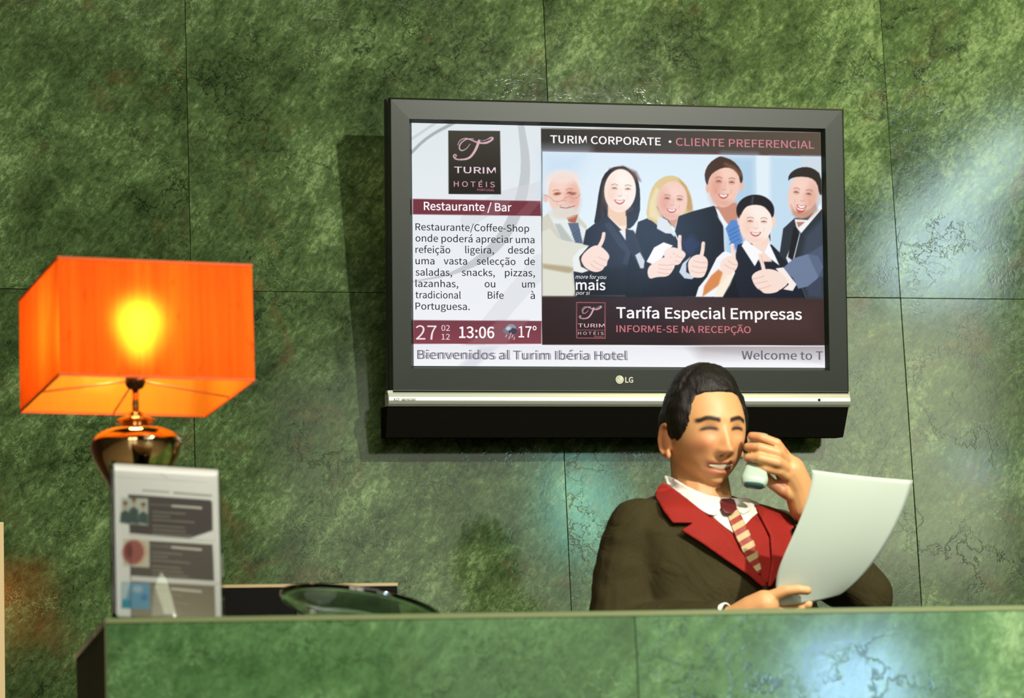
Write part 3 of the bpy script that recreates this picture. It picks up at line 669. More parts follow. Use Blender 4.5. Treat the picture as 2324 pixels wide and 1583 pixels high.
# ---------------------------------------------------------------- table lamp
LA = R_(6.8); FL = at(135, 850, -1.915); SW, SD, SH = .328, .325, .1955
ex = Vector((math.cos(LA), math.sin(LA), 0)); ey = Vector((-math.sin(LA), math.cos(LA), 0))
LC = FL+ex*SW/2+ey*SD/2; LZ = LC.z
lamp = tag(empty('table_lamp', (LC.x, LC.y, CZ), (0, 0, LA)), 'lit table lamp with orange box shade on a mirrored urn base, on the counter', 'lamp')
def zpx(y): return at(303, y, LC.y).z-CZ
zb_ = LZ-CZ
M_SHADE = bpy.data.materials.new('orange_silk'); M_SHADE.use_nodes = True
N = NT(M_SHADE); t = M_SHADE.node_tree; t.nodes.remove(N.p)
out = t.nodes['Material Output']; tc = N.n('ShaderNodeTexCoord'); mp = N.n('ShaderNodeMapping'); mp.inputs['Scale'].default_value = (60, 60, 1.2); N.l(tc.outputs['Object'], mp.inputs[0])
st = N.noise(mp.outputs[0], 1., 5, .65); mp3 = N.n('ShaderNodeMapping'); mp3.inputs['Scale'].default_value = (90, 90, 28); N.l(tc.outputs['Object'], mp3.inputs[0])
sl = N.ramp(N.noise(mp3.outputs[0], 1., 2, .5), [(.66, (0, 0, 0, 1)), (.76, (1, 1, 1, 1))])
cs = N.ramp(st, [(.3, (.72, .085, .010, 1)), (.5, (.86, .125, .012, 1)), (.7, (.96, .18, .016, 1))]); cs = N.mix(N.math('MULTIPLY', sl, .55), cs, (.40, .035, .006, 1))
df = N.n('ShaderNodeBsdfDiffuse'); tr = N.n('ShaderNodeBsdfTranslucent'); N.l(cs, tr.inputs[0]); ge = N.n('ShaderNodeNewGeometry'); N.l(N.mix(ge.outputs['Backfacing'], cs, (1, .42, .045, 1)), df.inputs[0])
mx = N.n('ShaderNodeMixShader'); mx.inputs[0].default_value = .44; N.l(df.outputs[0], mx.inputs[1]); N.l(tr.outputs[0], mx.inputs[2]); rf = N.n('ShaderNodeBsdfRefraction', i_Roughness=.72, i_IOR=1.35); rf.inputs['Color'].default_value = (1, .42, .04, 1); mx2 = N.n('ShaderNodeMixShader'); mx2.inputs[0].default_value = .13; N.l(mx.outputs[0], mx2.inputs[1]); N.l(rf.outputs[0], mx2.inputs[2]); N.l(mx2.outputs[0], out.inputs[0])
a_, b_ = SW/2, SD/2
V, F = [], []
cs_ = [(-a_, -b_), (a_, -b_), (a_, b_), (-a_, b_)]
for k in range(4):
    p0, p1 = Vector(cs_[k]), Vector(cs_[(k+1) % 4]); n = len(V); K = 12
    for i in range(K+1):
        q = p0.lerp(p1, i/K); V += [(q.x, q.y, zb_), (q.x, q.y, zb_+SH)]
    F += [(n+2*i, n+2*i+2, n+2*i+3, n+2*i+1) for i in range(K)]
shade = tag(mesh_obj('lamp_shade', V, F, M_SHADE, lamp), 'orange silk box shade')
M_RIM = mat('shade_binding', L4(214, 96, 40), .8)
M_WIRE = mat('frame_wire', L4(225, 150, 120), .4, .3)
for nm, z in (('shade_binding', zb_), ('shade_binding', zb_+SH)):
    V, F = join([box(-a_-.001, a_+.001, -b_-.0012, -b_+.0008, z-.0015, z+.0025), box(-a_-.001, a_+.001, b_-.0008, b_+.0012, z-.0015, z+.0025),
                 box(-a_-.0012, -a_+.0008, -b_, b_, z-.0015, z+.0025), box(a_-.0008, a_+.0012, -b_, b_, z-.0015, z+.0025)])
    mesh_obj(nm, V, F, M_RIM, shade)
hub = Vector((0, 0, zb_+.028))
for q in ((-a_, 0), (a_, 0), (0, b_), (0, -b_)):
    v, f = tube([hub, (q[0], q[1], zb_+.003)], .0016, 8); mesh_obj('frame_wire', v, f, M_WIRE, lamp, True)
M_MERC = mat('mirrored_glass', L4(226, 190, 140), .07, 1.)
NM = NT(M_MERC); nn = NM.n('ShaderNodeTexCoord'); bp = NM.n('ShaderNodeBump', i_Strength=.08, i_Distance=.004); NM.l(NM.noise(nn.outputs['Object'], 26, 3), bp.inputs['Height']); NM.l(bp.outputs[0], NM.p.inputs['Normal'])
pr = [(.052, 0), (.056, .004), (.055, .014), (.042, .022), (.026, .04), (.022, .07), (.027, .11), (.036, zpx(1150)), (.046, zpx(1105)), (.060, zpx(1070)), (.071, zpx(1042)), (.0765, zpx(1018)), (.0765, zpx(1006)), (.072, zpx(994)), (.062, zpx(983)), (.046, zpx(975)), (.026, zpx(970)), (.0225, zpx(966)),
      (.026, zpx(963)), (.033, zpx(959)), (.034, zpx(955)), (.028, zpx(950)), (.018, zpx(945)), (.0145, zpx(938)), (.008, zpx(933)), (.006, zpx(930))]
# smooth the profile
def cr(p, k=5):
    o = []
    for i in range(len(p)-1):
        a, b, c, d = p[max(i-1, 0)], p[i], p[i+1], p[min(i+2, len(p)-1)]
        for j in range(k):
            t = j/k; o.append(tuple(.5*((2*b[m])+(-a[m]+c[m])*t+(2*a[m]-5*b[m]+4*c[m]-d[m])*t*t+(-a[m]+3*b[m]-3*c[m]+d[m])*t**3) for m in (0, 1)))
    return o+[p[-1]]
v, f = lathe(cr(pr, 4), 72); mesh_obj('lamp_base', v, f, M_MERC, lamp, True)
v, f = tube([(0, 0, zpx(932)), (0, 0, zpx(878))], .0055, 20); mesh_obj('stem', v, f, mat('brass', L4(214, 150, 96), .2, 1), lamp, True)
v, f = lathe(cr([(.006, zpx(884)), (.013, zpx(880)), (.0170, zpx(870)), (.0165, zpx(858)), (.0145, zpx(850)), (.0145, zpx(820))], 4), 32); mesh_obj('socket', v, f, mat('black_socket', (.012, .01, .008, 1), .22), lamp, True)
bz = at(305, 745, LC.y).z-CZ
v, f = lathe(cr([(.010, bz-.05), (.013, bz-.035), (.024, bz-.015), (.030, bz+.004), (.026, bz+.022), (.012, bz+.032), (.0001, bz+.034)], 4), 32)
mesh_obj('bulb', v, f, emit('lit_bulb', (1, .62, .24, 1), 72), lamp, True)

# ---------------------------------------------------------------- information leaflet in an acrylic holder
SA = R_(20); SP = at(256, 1395, -1.985); sx = Vector((math.cos(SA), math.sin(SA), 0)); sn = Vector((math.sin(SA), -math.cos(SA), 0))
def on_sign(x, y):
    v = ray(x, y); t = (SP-CAMP).dot(sn)/v.dot(sn); return CAMP+v*t
pr_ = (on_sign(503, 1395)-SP).dot(sx); ph = on_sign(248, 1050).z-CZ
sign = tag(empty('leaflet', (SP.x, SP.y, CZ), (0, 0, SA)), 'printed white hotel leaflet upright in a clear stand in front of the lamp', 'leaflet')
M_CLEAR = bpy.data.materials.new('clear_acrylic'); M_CLEAR.use_nodes = True; N = NT(M_CLEAR); N.t.nodes.remove(N.p)
fr_ = N.n('ShaderNodeFresnel', i_IOR=1.49); tp_ = N.n('ShaderNodeBsdfTransparent'); gl_ = N.n('ShaderNodeBsdfGlossy', i_Roughness=.03); mx = N.n('ShaderNodeMixShader')
N.l(fr_.outputs[0], mx.inputs[0]); N.l(tp_.outputs[0], mx.inputs[1]); N.l(gl_.outputs[0], mx.inputs[2]); N.l(mx.outputs[0], N.t.nodes['Material Output'].inputs[0])
hold = tag(empty('leaflet_holder', (SP.x, SP.y, CZ), (0, 0, SA)), 'clear acrylic stand holding the white leaflet', 'holder')
def paint_leaf(P):
    P.c[:] = (253, 253, 248); 
    Q = crop(200, 1020, 3.958); dk, gy = (84, 74, 70), (122, 118, 104)
    P.line(Q((240, 240), (650, 262), (1060, 290)), 1, (200, 204, 190)); P.line(Q((640, 220), (700, 250)), 2, (214, 214, 200), 2)
    P.line(Q((480, 358), (710, 372)), 3.5, (186, 186, 176), 2); P.line(Q((760, 378), (1095, 402)), 4, (170, 170, 160), 2)
    P.poly(Q((350, 395), (1090, 440), (1105, 460), (1110, 700), (900, 770), (365, 735)), dk, 2)
    P.poly(Q((365, 790), (1110, 820), (1125, 1130), (375, 1105)), (104, 96, 86), 2); P.poly(Q((380, 1150), (1130, 1170), (1140, 1500), (385, 1500)), (140, 130, 110), 2, col2=(176, 164, 140))
    for y0 in (0, 1, 2):
        for k in range(6):
            y = 545+k*34+y0*352+(18 if k > 2 else 0); L = (290, 150, 370, 280, 300, 350)[k]*(1 if y0 == 0 else .9)
            xs = 570; 
            while xs < 570+L:
                w = random.uniform(22, 60); P.line(Q((xs, y+(xs-570)*.05), (min(xs+w, 570+L), y+(xs+w-570)*.05)), 2.6, (176, 172, 150), 2.2, .8); xs += w+10
        P.line(Q((545, 480+y0*358), (1000, 500+y0*358)), 1.6, (160, 156, 144), 2); P.line(Q((745, 492+y0*358), (1005, 508+y0*358)), 4.5, (232, 230, 214), 2)
    P.poly(Q((290, 425), (525, 430), (530, 665), (290, 650)), (206, 214, 196), 3)
    for cx, h in ((325, 470), (400, 440), (485, 480)):
        P.poly(Q((cx-45, 640), (cx-40, h+90), (cx, h+60), (cx+40, h+90), (cx+45, 655)), (70, 92, 84), 4); P.ell(*Q((cx, h+20))[0], 5, 7, (206, 170, 150), 0, 2); P.ell(*Q((cx, h))[0], 5, 4, (120, 90, 70), 0, 3)
    P.poly(Q((310, 785), (540, 790), (545, 1030), (310, 1025)), (226, 222, 200), 3); P.ell(*Q((400, 900))[0], 24, 27, (180, 104, 92), 10, 6); P.ell(*Q((360, 890))[0], 8, 16, (120, 50, 44), 0, 6, .8); P.line(Q((490, 810), (520, 900), (470, 1000)), 5, (230, 200, 160), 3)
    P.poly(Q((300, 1165), (550, 1165), (550, 1395), (300, 1390)), (120, 176, 206), 3); P.poly(Q((300, 1165), (380, 1165), (340, 1300), (300, 1320)), (206, 226, 226), 8); P.poly(Q((305, 1320), (380, 1320), (380, 1385), (305, 1385)), (60, 160, 184), 3)
    P.ell(*Q((440, 1220))[0], 11, 8, (196, 214, 222), 0, 5, .8); P.ell(*Q((500, 1290))[0], 8, 8, (90, 140, 196), 0, 4, .8)
    P.line(Q((365, 755), (1120, 790)), 5, (236, 238, 226), 2); P.line(Q((375, 1125), (1170, 1155)), 5, (236, 238, 226), 2)
    P.line(Q((375, 830), (385, 1480)), 1.2, (60, 50, 44), 1.5, .8)
tpx = lambda u, v, P: (248+9*(1-v)+(245+(-0)*v)*u, 1397-(347-17*u)*v-2*u)
pw, ph2 = pr_, ph
leaf = grid_obj('printed_sheet', (0, 0, .003), (pw, 0, .003), (0, 0, ph2), 170, 230, sign, paint_mat('leaflet_print', 0), paint_leaf, tpx)
NT(leaf.data.materials[0]).p.inputs['Roughness'].default_value = .35
m = leaf.modifiers.new('thick', 'SOLIDIFY'); m.thickness = .0006
# front sheet of the stand, bowed slightly at the lower right, and its folded foot
V, F = [], []; nx, nz = 16, 20
for j in range(nz+1):
    for i in range(nx+1):
        u, w = i/nx, j/nz; V.append((-.003+(pw+.006)*u, -.0025-.009*math.sin(math.pi*min(1, max(0, (u-.35)/.65)))*max(0, 1-w*1.5), .001+(ph2+.002)*w))
F = [(j*(nx+1)+i, j*(nx+1)+i+1, (j+1)*(nx+1)+i+1, (j+1)*(nx+1)+i) for j in range(nz) for i in range(nx)]
o = mesh_obj('clear_front', V, F, M_CLEAR, hold, True); m = o.modifiers.new('thick', 'SOLIDIFY'); m.thickness = .0012; m.offset = 1
v, f = join([box(-.003, pw+.003, .0025, .0045, 0, ph2+.001), box(-.003, pw+.003, .0045, .055, 0, .002)]); mesh_obj('clear_back', v, f, M_CLEAR, hold)

# ---------------------------------------------------------------- glass bowl
bc = at(816, 1360, -1.80); BR = .137
M_GLASS = mat('thick_glass', (.93, 1, .96, 1), .02, 0, .5); NT(M_GLASS).p.inputs['Transmission Weight'].default_value = 1.; NT(M_GLASS).p.inputs['IOR'].default_value = 1.5
N = NT(M_GLASS); gg = N.n('ShaderNodeBsdfGlossy', i_Roughness=.05); gg.inputs['Color'].default_value = (1, 1, .92, 1); gm = N.n('ShaderNodeMixShader'); gm.inputs[0].default_value = .07
N.l(N.p.outputs[0], gm.inputs[1]); N.l(gg.outputs[0], gm.inputs[2]); N.l(gm.outputs[0], N.t.nodes['Material Output'].inputs[0])
tilt = R_(11.5)
prof = [(.0001, -.024), (.05, -.024), (.085, -.019), (.118, -.008), (.135, .001), (BR, .006), (.1365, .0105), (.129, .0095), (.112, .001), (.08, -.009), (.05, -.013), (.0001, -.014)]
v, f = lathe(cr(prof, 3), 80)
bowl = tag(empty('glass_bowl', (bc.x, bc.y, CZ)), 'shallow clear glass bowl with a slanting rim on the counter beside the leaflet', 'bowl')
Mt = Matrix.Translation((0, 0, .043)) @ Matrix.Rotation(tilt, 4, 'Y') @ Matrix.Rotation(R_(-3), 4, 'X')
v = [Mt @ Vector(q) for q in v]; mz = min(q.z for q in v); v = [q-Vector((0, 0, mz+.001)) for q in v]
mesh_obj('dish', v, f, M_GLASS, bowl, True)
v, f = lathe(cr([(.0001, .0), (.014, 0), (.0135, .012), (.010, .022), (.012, .034), (.0001, .036)], 3), 24, (-.085, -.01, 0)); mesh_obj('foot', v, f, M_GLASS, bowl, True)

# ---------------------------------------------------------------- monitor behind the counter, on the lower work desk
MY = -1.22; mr = at(902, 1322, MY); ml = at(470, 1322, MY); mzt = mr.z
desk = tag(empty('work_desk', (1.6, -1.15, 0)), 'low desk hidden behind the counter under the black monitor', 'desk')
v, f = box(-1.05, -.15, -.28, .22, .71, .75); mesh_obj('desk_top', v, f, M_WOOD, desk)
for q in ((-1.02, -.25), (-.2, -.25), (-1.02, .17), (-.2, .17)):
    v, f = box(q[0], q[0]+.04, q[1], q[1]+.04, 0, .71); mesh_obj('leg', v, f, M_WOOD, desk)
mon = tag(empty('computer_monitor', ((ml.x+mr.x)/2, MY, .75)), 'black monitor seen from behind over the counter, between leaflet and bowl', 'monitor')
mw = (mr.x-ml.x)/2; zt_ = mzt-.75
v, f = box(-mw, mw, 0, .035, .10, zt_-.006); bevel(mesh_obj('monitor_case', v, f, mat('monitor_black', (.0015, .0015, .001, 1), .7, 0, .1), mon), .003)
v, f = box(-mw, mw, -.002, .03, zt_-.0055, zt_); mesh_obj('top_edge', v, f, mat('champagne_metal', L4(170, 150, 112), .35, .5), mon)
v, f = join([box(-.03, .03, .005, .03, .01, .12), box(-.12, .12, -.06, .10, 0, .012)]); mesh_obj('monitor_stand', v, f, M_BLACK, mon)
v, f = lathe([(.035, 0), (.035, .002)], 32); V = [(q[0]+.02, -.001-q[2], q[1]+zt_-.045) for q in v]; mesh_obj('back_logo_disc', V, f, M_BLACK, mon)
# ---------------------------------------------------------------- the receptionist
def remesh(parts, voxel, smooth=2, fac=.5):
    V, F = join(parts); me = bpy.data.meshes.new('tmp'); me.from_pydata([tuple(v) for v in V], [], F); me.update()
    o = bpy.data.objects.new('tmp', me); COL.objects.link(o)
    m = o.modifiers.new('r', 'REMESH'); m.mode = 'VOXEL'; m.voxel_size = voxel; m.use_smooth_shade = True
    if smooth: s = o.modifiers.new('s', 'SMOOTH'); s.factor = fac; s.iterations = smooth
    dg = bpy.context.evaluated_depsgraph_get(); dg.update()
    out = bpy.data.meshes.new_from_object(o.evaluated_get(dg)); bpy.data.objects.remove(o)
    out.polygons.foreach_set('use_smooth', [True]*len(out.polygons)); return out
def sst(a, b, x): t = np.clip((x-a)/(b-a), 0, 1); return t*t*(3-2*t)
HC = at(1600, 974, -1.0)
HM = Matrix.Translation(HC) @ Matrix.Rotation(R_(9), 4, 'Z') @ Matrix.Rotation(R_(7), 4, 'X') @ Matrix.Rotation(R_(-1.5), 4, 'Y')
def head_fn(D):
    """unit directions (n,3) -> head surface points; face looks along -y"""
    x, y, z = D[:, 0], D[:, 1], D[:, 2]; ft = sst(0, .6, -y)
    up_ = z > 0
    X = x*.079; Y = y*np.where(y < 0, .094, .100); Z = z*np.where(up_, .117, .120)
    low = np.clip(-Z/.120, 0, 1)
    X = X*(1-.10*low-.26*sst(.45, 1., low))
    Y = np.where(y > 0, Y*(1-.55*sst(.25, .9, low)), Y*(1-.02*low))
    # squarer jaw, fuller lower face
    Z = Z-.006*sst(.3, .8, low)*ft
    g = lambda cx, cz, sx, sz: np.exp(-((np.abs(X)-cx if cx else X)/sx)**2-((Z-cz)/sz)**2)
    d = .004*g(.030, .018, .020, .010)-.0085*g(.030, -.004, .015, .011)+.0050*g(.031, -.0045, .013, .0075)
    nose = np.clip((.008-Z)/.056, 0, 1)*(Z > -.062)
    d += .022*np.exp(-(X/(.0075+.006*nose))**2)*sst(0, 1, nose)*(1-sst(-.052, -.060, Z)) + .008*g(0, -.048, .012, .008)+.009*g(.0135, -.049, .0062, .0065)
    d += .009*g(.041, -.034, .018, .017)+.003*g(.028, -.062, .010, .014)
    d += .0065*g(0, -.0700, .022, .0050)+.0080*g(0, -.0900, .021, .0055)-.0062*g(0, -.1000, .022, .0050)
    curve = -.0795+9.*np.minimum(X, .03)**2*1.0
    d -= .0065*np.exp(-((Z-(-.0795+7*X*X))/.0052)**2)*np.exp(-(X/.031)**4)
    d += .010*g(0, -.112, .020, .014)
    # creases from nose to mouth corners
    d -= .0022*np.exp(-((np.abs(X)-(.020+(-.048-Z)*.42))/.0035)**2)*(Z < -.046)*(Z > -.082)
    Yn = Y-d*ft; return np.stack([X, Yn, Z], 1)
def head_mesh(n=150, m=110):
    V, F = sphere((0, 0, 0), 1, n, m); D = np.array([tuple(v) for v in V])
    P = head_fn(D); return [HM @ Vector(p) for p in P], F
def hp(x, y, z): return HM @ Vector((x, y, z))
# torso frame
TY = R_(14)
def tc_(x, y, z): # torso-local (x to viewer right, y depth, z up) around the spine line
    k = (1.42-z); cx = 1.828+k*.11; cy = -.985-k*.02
    return Vector((cx+x*math.cos(TY)-y*math.sin(TY), cy+x*math.sin(TY)+y*math.cos(TY), z))
def ring(z, a, b, dx=0, dy=0): return (tc_(dx, dy, z), a, b, TY)
SHR, ELR, WRR = tc_(-.175, .01, 1.375), at(1400, 1440, -1.04), at(1668, 1404, -1.215)
SHL, ELL, WRL = tc_(.185, .01, 1.375), at(1965, 1350, -1.02), at(1822, 1148, -1.075)
neck_top = hp(.0, .018, -.07); neck_bot = tc_(0, .012, 1.43)
# hand by the ear: finger chains in photograph order (index on top)
def P_(x, y, Y): return at(x, y, Y)
HL = [(P_(1822, 1148, -1.075), .029), (P_(1812, 1105, -1.085), .030), (P_(1793, 1068, -1.095), .031)]
fing = [
    [(P_(1787, 1042, -1.10), .0125), (P_(1762, 1006, -1.125), .0108), (P_(1728, 993, -1.120), .0098), (P_(1706, 989, -1.105), .0088)],
    [(P_(1793, 1056, -1.10), .0125), (P_(1764, 1027, -1.140), .0110), (P_(1724, 1015, -1.138), .0100), (P_(1697, 1014, -1.120), .0090)],
    [(P_(1797, 1072, -1.10), .0120), (P_(1764, 1049, -1.143), .0106), (P_(1724, 1039, -1.142), .0096), (P_(1698, 1039, -1.124), .0086)],
    [(P_(1799, 1090, -1.095), .0110), (P_(1768, 1069, -1.130), .0094), (P_(1735, 1061, -1.133), .0086), (P_(1712, 1060, -1.120), .0078)]]
thumb = [(P_(1800, 1125, -1.085), .015), (P_(1775, 1112, -1.098), .0125), (P_(1750, 1095, -1.094), .011), (P_(1736, 1078, -1.085), .0095)]
HR = [(WRR, .027), (P_(1705, 1385, -1.235), .029), (P_(1735, 1372, -1.250), .029)]
fingR = [
    [(P_(1752, 1352, -1.262), .0125), (P_(1785, 1340, -1.277), .0108), (P_(1812, 1337, -1.285), .0098), (P_(1832, 1339, -1.287), .0086)],   # thumb on the sheet's near side
    [(P_(1760, 1366, -1.235), .012), (P_(1795, 1362, -1.228), .0105), (P_(1825, 1358, -1.235), .0096), (P_(1845, 1357, -1.243), .0086)],
    [(P_(1760, 1380, -1.240), .012), (P_(1790, 1380, -1.234), .0105), (P_(1818, 1374, -1.238), .0096), (P_(1834, 1371, -1.246), .0086)],
    [(P_(1755, 1392, -1.245), .011), (P_(1780, 1394, -1.240), .0098), (P_(1802, 1390, -1.244), .0088), (P_(1816, 1386, -1.250), .008)],
    [(P_(1745, 1402, -1.245), .010), (P_(1768, 1406, -1.244), .009), (P_(1786, 1403, -1.248), .008)]]
def ear(s):
    M3 = HM.to_3x3() @ Matrix.Rotation(s*R_(-18), 3, 'Z')
    c = hp(s*.080, .012, -.022); out = [sphere(c, (.006, .014, .027), 16, 12, M3)]
    pts = [hp(s*(.084+.004*math.sin(t)), .014+.0165*math.sin(t)*(1 if t < 3.3 else .7)-.002, -.020+.030*math.cos(t)) for t in np.linspace(-.35, 3.5, 14)]
    out += [sphere(p, .0048, 10, 8) for p in pts]+[tube(pts, .0045, 10)]
    out.append(sphere(hp(s*.0815, .004, -.050), (.006, .007, .010), 12, 8)); return out
def flat(c, r, yw): return sphere(c, r, 24, 16, Matrix.Rotation(yw, 3, 'Z'))
HIPL, HIPR = tc_(.09, 0, .92), tc_(-.09, 0, .92)
KNL, KNR = Vector((1.97, -.98, .50)), Vector((1.77, -1.0, .50)); ANL, ANR = Vector((1.97, -.93, .09)), Vector((1.76, -.95, .09))
body_parts = [head_mesh()]+ear(-1)+ear(1)
body_parts += caps([(hp(0, .030, -.045), .060), (hp(0, .030, -.10), .058), (neck_bot, .062), (tc_(0, .01, 1.36), .07)])
body_parts += [loft([ring(1.45, .05, .05), ring(1.41, .13, .07), ring(1.37, .165, .085), ring(1.25, .16, .095), ring(1.1, .145, .09), ring(.95, .16, .1), ring(.88, .15, .09)])]
body_parts += caps([(SHR, .042), (ELR, .036), (WRR, .026)])+caps([(SHL, .042), (ELL, .036), (WRL, .026)])
body_parts += caps(HL)+caps(HR)+caps(thumb)
# backs of the hands
body_parts += caps([(P_(1815, 1112, -1.08), .022), (P_(1788, 1050, -1.10), .019)])+caps([(P_(1822, 1128, -1.08), .020), (P_(1800, 1084, -1.095), .018)])
for fchain in fing+fingR: body_parts += caps([(fchain[0][0]*.35+(HL if fchain in fing else HR)[1][0]*.65, .016)]+fchain)
body_parts += caps([(HIPL, .085), (KNL, .055), (ANL, .038)])+caps([(HIPR, .085), (KNR, .055), (ANR, .038)])
body_parts += [sphere(ANL+Vector((.01, -.06, -.045)), (.04, .11, .035)), sphere(ANR+Vector((.0, -.06, -.045)), (.04, .11, .035))]
bme = remesh(body_parts, .0028, 2, .4)
n = len(bme.vertices); co = np.empty(n*3); bme.vertices.foreach_get('co', co); co = co.reshape(-1, 3)
HI = np.array(HM.inverted()); L_ = co @ HI[:3, :3].T+HI[:3, 3]; x, y, z = L_.T; ax = np.abs(x)
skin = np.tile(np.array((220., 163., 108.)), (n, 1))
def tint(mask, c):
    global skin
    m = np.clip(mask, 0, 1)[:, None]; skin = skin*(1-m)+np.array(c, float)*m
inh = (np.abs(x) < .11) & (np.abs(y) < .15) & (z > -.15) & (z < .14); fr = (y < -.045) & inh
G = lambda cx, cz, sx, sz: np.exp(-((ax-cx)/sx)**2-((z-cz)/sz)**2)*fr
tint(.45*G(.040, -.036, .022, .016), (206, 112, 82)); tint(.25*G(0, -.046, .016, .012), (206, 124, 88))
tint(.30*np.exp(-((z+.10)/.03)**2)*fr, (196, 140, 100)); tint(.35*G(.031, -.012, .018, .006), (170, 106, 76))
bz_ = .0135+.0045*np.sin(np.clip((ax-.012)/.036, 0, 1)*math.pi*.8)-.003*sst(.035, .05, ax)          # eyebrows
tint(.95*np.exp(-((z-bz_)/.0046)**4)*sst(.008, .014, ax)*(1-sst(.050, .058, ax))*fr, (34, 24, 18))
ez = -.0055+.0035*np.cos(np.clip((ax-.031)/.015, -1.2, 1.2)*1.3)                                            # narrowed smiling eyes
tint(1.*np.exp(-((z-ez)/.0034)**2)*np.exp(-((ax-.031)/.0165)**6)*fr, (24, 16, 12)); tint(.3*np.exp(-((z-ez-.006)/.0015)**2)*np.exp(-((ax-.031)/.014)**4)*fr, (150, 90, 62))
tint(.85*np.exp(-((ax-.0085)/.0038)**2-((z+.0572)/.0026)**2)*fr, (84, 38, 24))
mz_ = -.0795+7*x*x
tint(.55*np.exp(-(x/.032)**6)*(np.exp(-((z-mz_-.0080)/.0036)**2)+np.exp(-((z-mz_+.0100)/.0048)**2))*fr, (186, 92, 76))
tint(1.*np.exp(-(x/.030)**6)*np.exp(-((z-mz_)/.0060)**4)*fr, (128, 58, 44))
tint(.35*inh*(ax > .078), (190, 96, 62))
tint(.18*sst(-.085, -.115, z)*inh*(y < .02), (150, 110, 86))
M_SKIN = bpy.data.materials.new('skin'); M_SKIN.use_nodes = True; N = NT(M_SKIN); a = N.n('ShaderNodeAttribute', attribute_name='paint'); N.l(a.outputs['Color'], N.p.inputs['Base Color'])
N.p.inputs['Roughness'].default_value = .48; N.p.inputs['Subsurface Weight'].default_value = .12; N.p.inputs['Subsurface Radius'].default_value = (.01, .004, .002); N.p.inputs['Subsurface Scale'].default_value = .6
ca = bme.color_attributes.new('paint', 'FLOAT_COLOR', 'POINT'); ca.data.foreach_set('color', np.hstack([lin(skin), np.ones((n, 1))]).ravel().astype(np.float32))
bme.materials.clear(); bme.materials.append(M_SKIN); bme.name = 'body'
person = tag(empty('person', (1.86, -1.0, 0)), 'smiling person in olive jacket with red lapels, phone at ear, holding a sheet', 'person')
def pchild(name, me, m=None):
    o = bpy.data.objects.new(name, me); link(o, person); o.matrix_parent_inverse = Matrix.Translation((-1.86, 1.0, 0))
    if m: me.materials.clear(); me.materials.append(m)
    return o
def pmesh(name, V, F, m, smooth=True):
    me = bpy.data.meshes.new(name); me.from_pydata([tuple(v) for v in V], [], F); me.update(); me.polygons.foreach_set('use_smooth', [smooth]*len(me.polygons)); return pchild(name, me, m)
pchild('body', bme)
# upper teeth, following the curve of the face
hv, hf = head_mesh(); HB = BVHTree.FromPolygons([HM.inverted() @ q for q in hv], hf)
V = []; K = 18
for j, (dz, lift) in enumerate(((.0054, -.0006), (.0032, .0024), (-.0016, .0024), (-.0042, -.0006))):
    for i in range(K+1):
        xx = -.0255+.051*i/K; zz = -.0795+7*xx*xx+dz*(1-.75*(abs(xx)/.0255)**2)
        hit = HB.ray_cast(Vector((xx, -.3, zz)), Vector((0, 1, 0)))[0]; V.append(hp(xx, hit.y-lift-.0004, zz))
F = [(j*(K+1)+i, j*(K+1)+i+1, (j+1)*(K+1)+i+1, (j+1)*(K+1)+i) for j in range(3) for i in range(K)]
teeth = pmesh('teeth', V, F, mat('teeth_enamel', L4(236, 226, 198), .25)); m = teeth.modifiers.new('t', 'SOLIDIFY'); m.thickness = .002; m.offset = 1
# hair: short, black, over the skull down to the ears
M_HAIR = mat('black_hair', L4(26, 20, 14), .45, 0, .35); N = NT(M_HAIR); t_ = N.n('ShaderNodeTexCoord'); mp = N.n('ShaderNodeMapping'); mp.inputs['Scale'].default_value = (260, 260, 40); N.l(t_.outputs['Object'], mp.inputs[0])
bp = N.n('ShaderNodeBump', i_Strength=.7, i_Distance=.003); N.l(N.noise(mp.outputs[0], 1, 4, .7), bp.inputs['Height']); N.l(bp.outputs[0], N.p.inputs['Normal'])
V, F = sphere((0, 0, 0), 1, 160, 110); D = np.array([tuple(v) for v in V]); Q = head_fn(D)
x, y, z = Q.T; ax = np.abs(x)
line = np.where(y < -.03, .060-.006*(ax/.05)**2-.35*sst(.052, .070, ax)*.10, 0)      # hairline on the brow
edge = np.where(y < -.02, np.interp(ax, [0, .03, .046, .055, .063, .072], [.068, .067, .061, .044, .004, -.028]), np.interp(y, [-.02, .004, .014, .03, .05, .11], [-.022, -.026, .006, -.002, -.050, -.080]))
h = sst(-.001, .006, z-edge); thick = .0018+.0085*sst(0, .075, z-edge)+.008*sst(.06, .11, z)*(1-.5*sst(0, .08, y))
nz_ = np.array([mnoise(Vector(tuple(q*60))) for q in Q])*.0022+np.array([mnoise(Vector((q[0]*240, q[1]*240, q[2]*60))) for q in Q])*.0011
Q2 = Q+D*(thick+nz_)[:, None]*h[:, None]-D*.004*(1-h)[:, None]
keep = h > .02; F2 = [f for f in F if all(keep[i] for i in f)]
used = sorted({i for f in F2 for i in f}); mp_ = {i: k for k, i in enumerate(used)}
pmesh('hair', [HM @ Vector(Q2[i]) for i in used], [tuple(mp_[i] for i in f) for f in F2], M_HAIR)
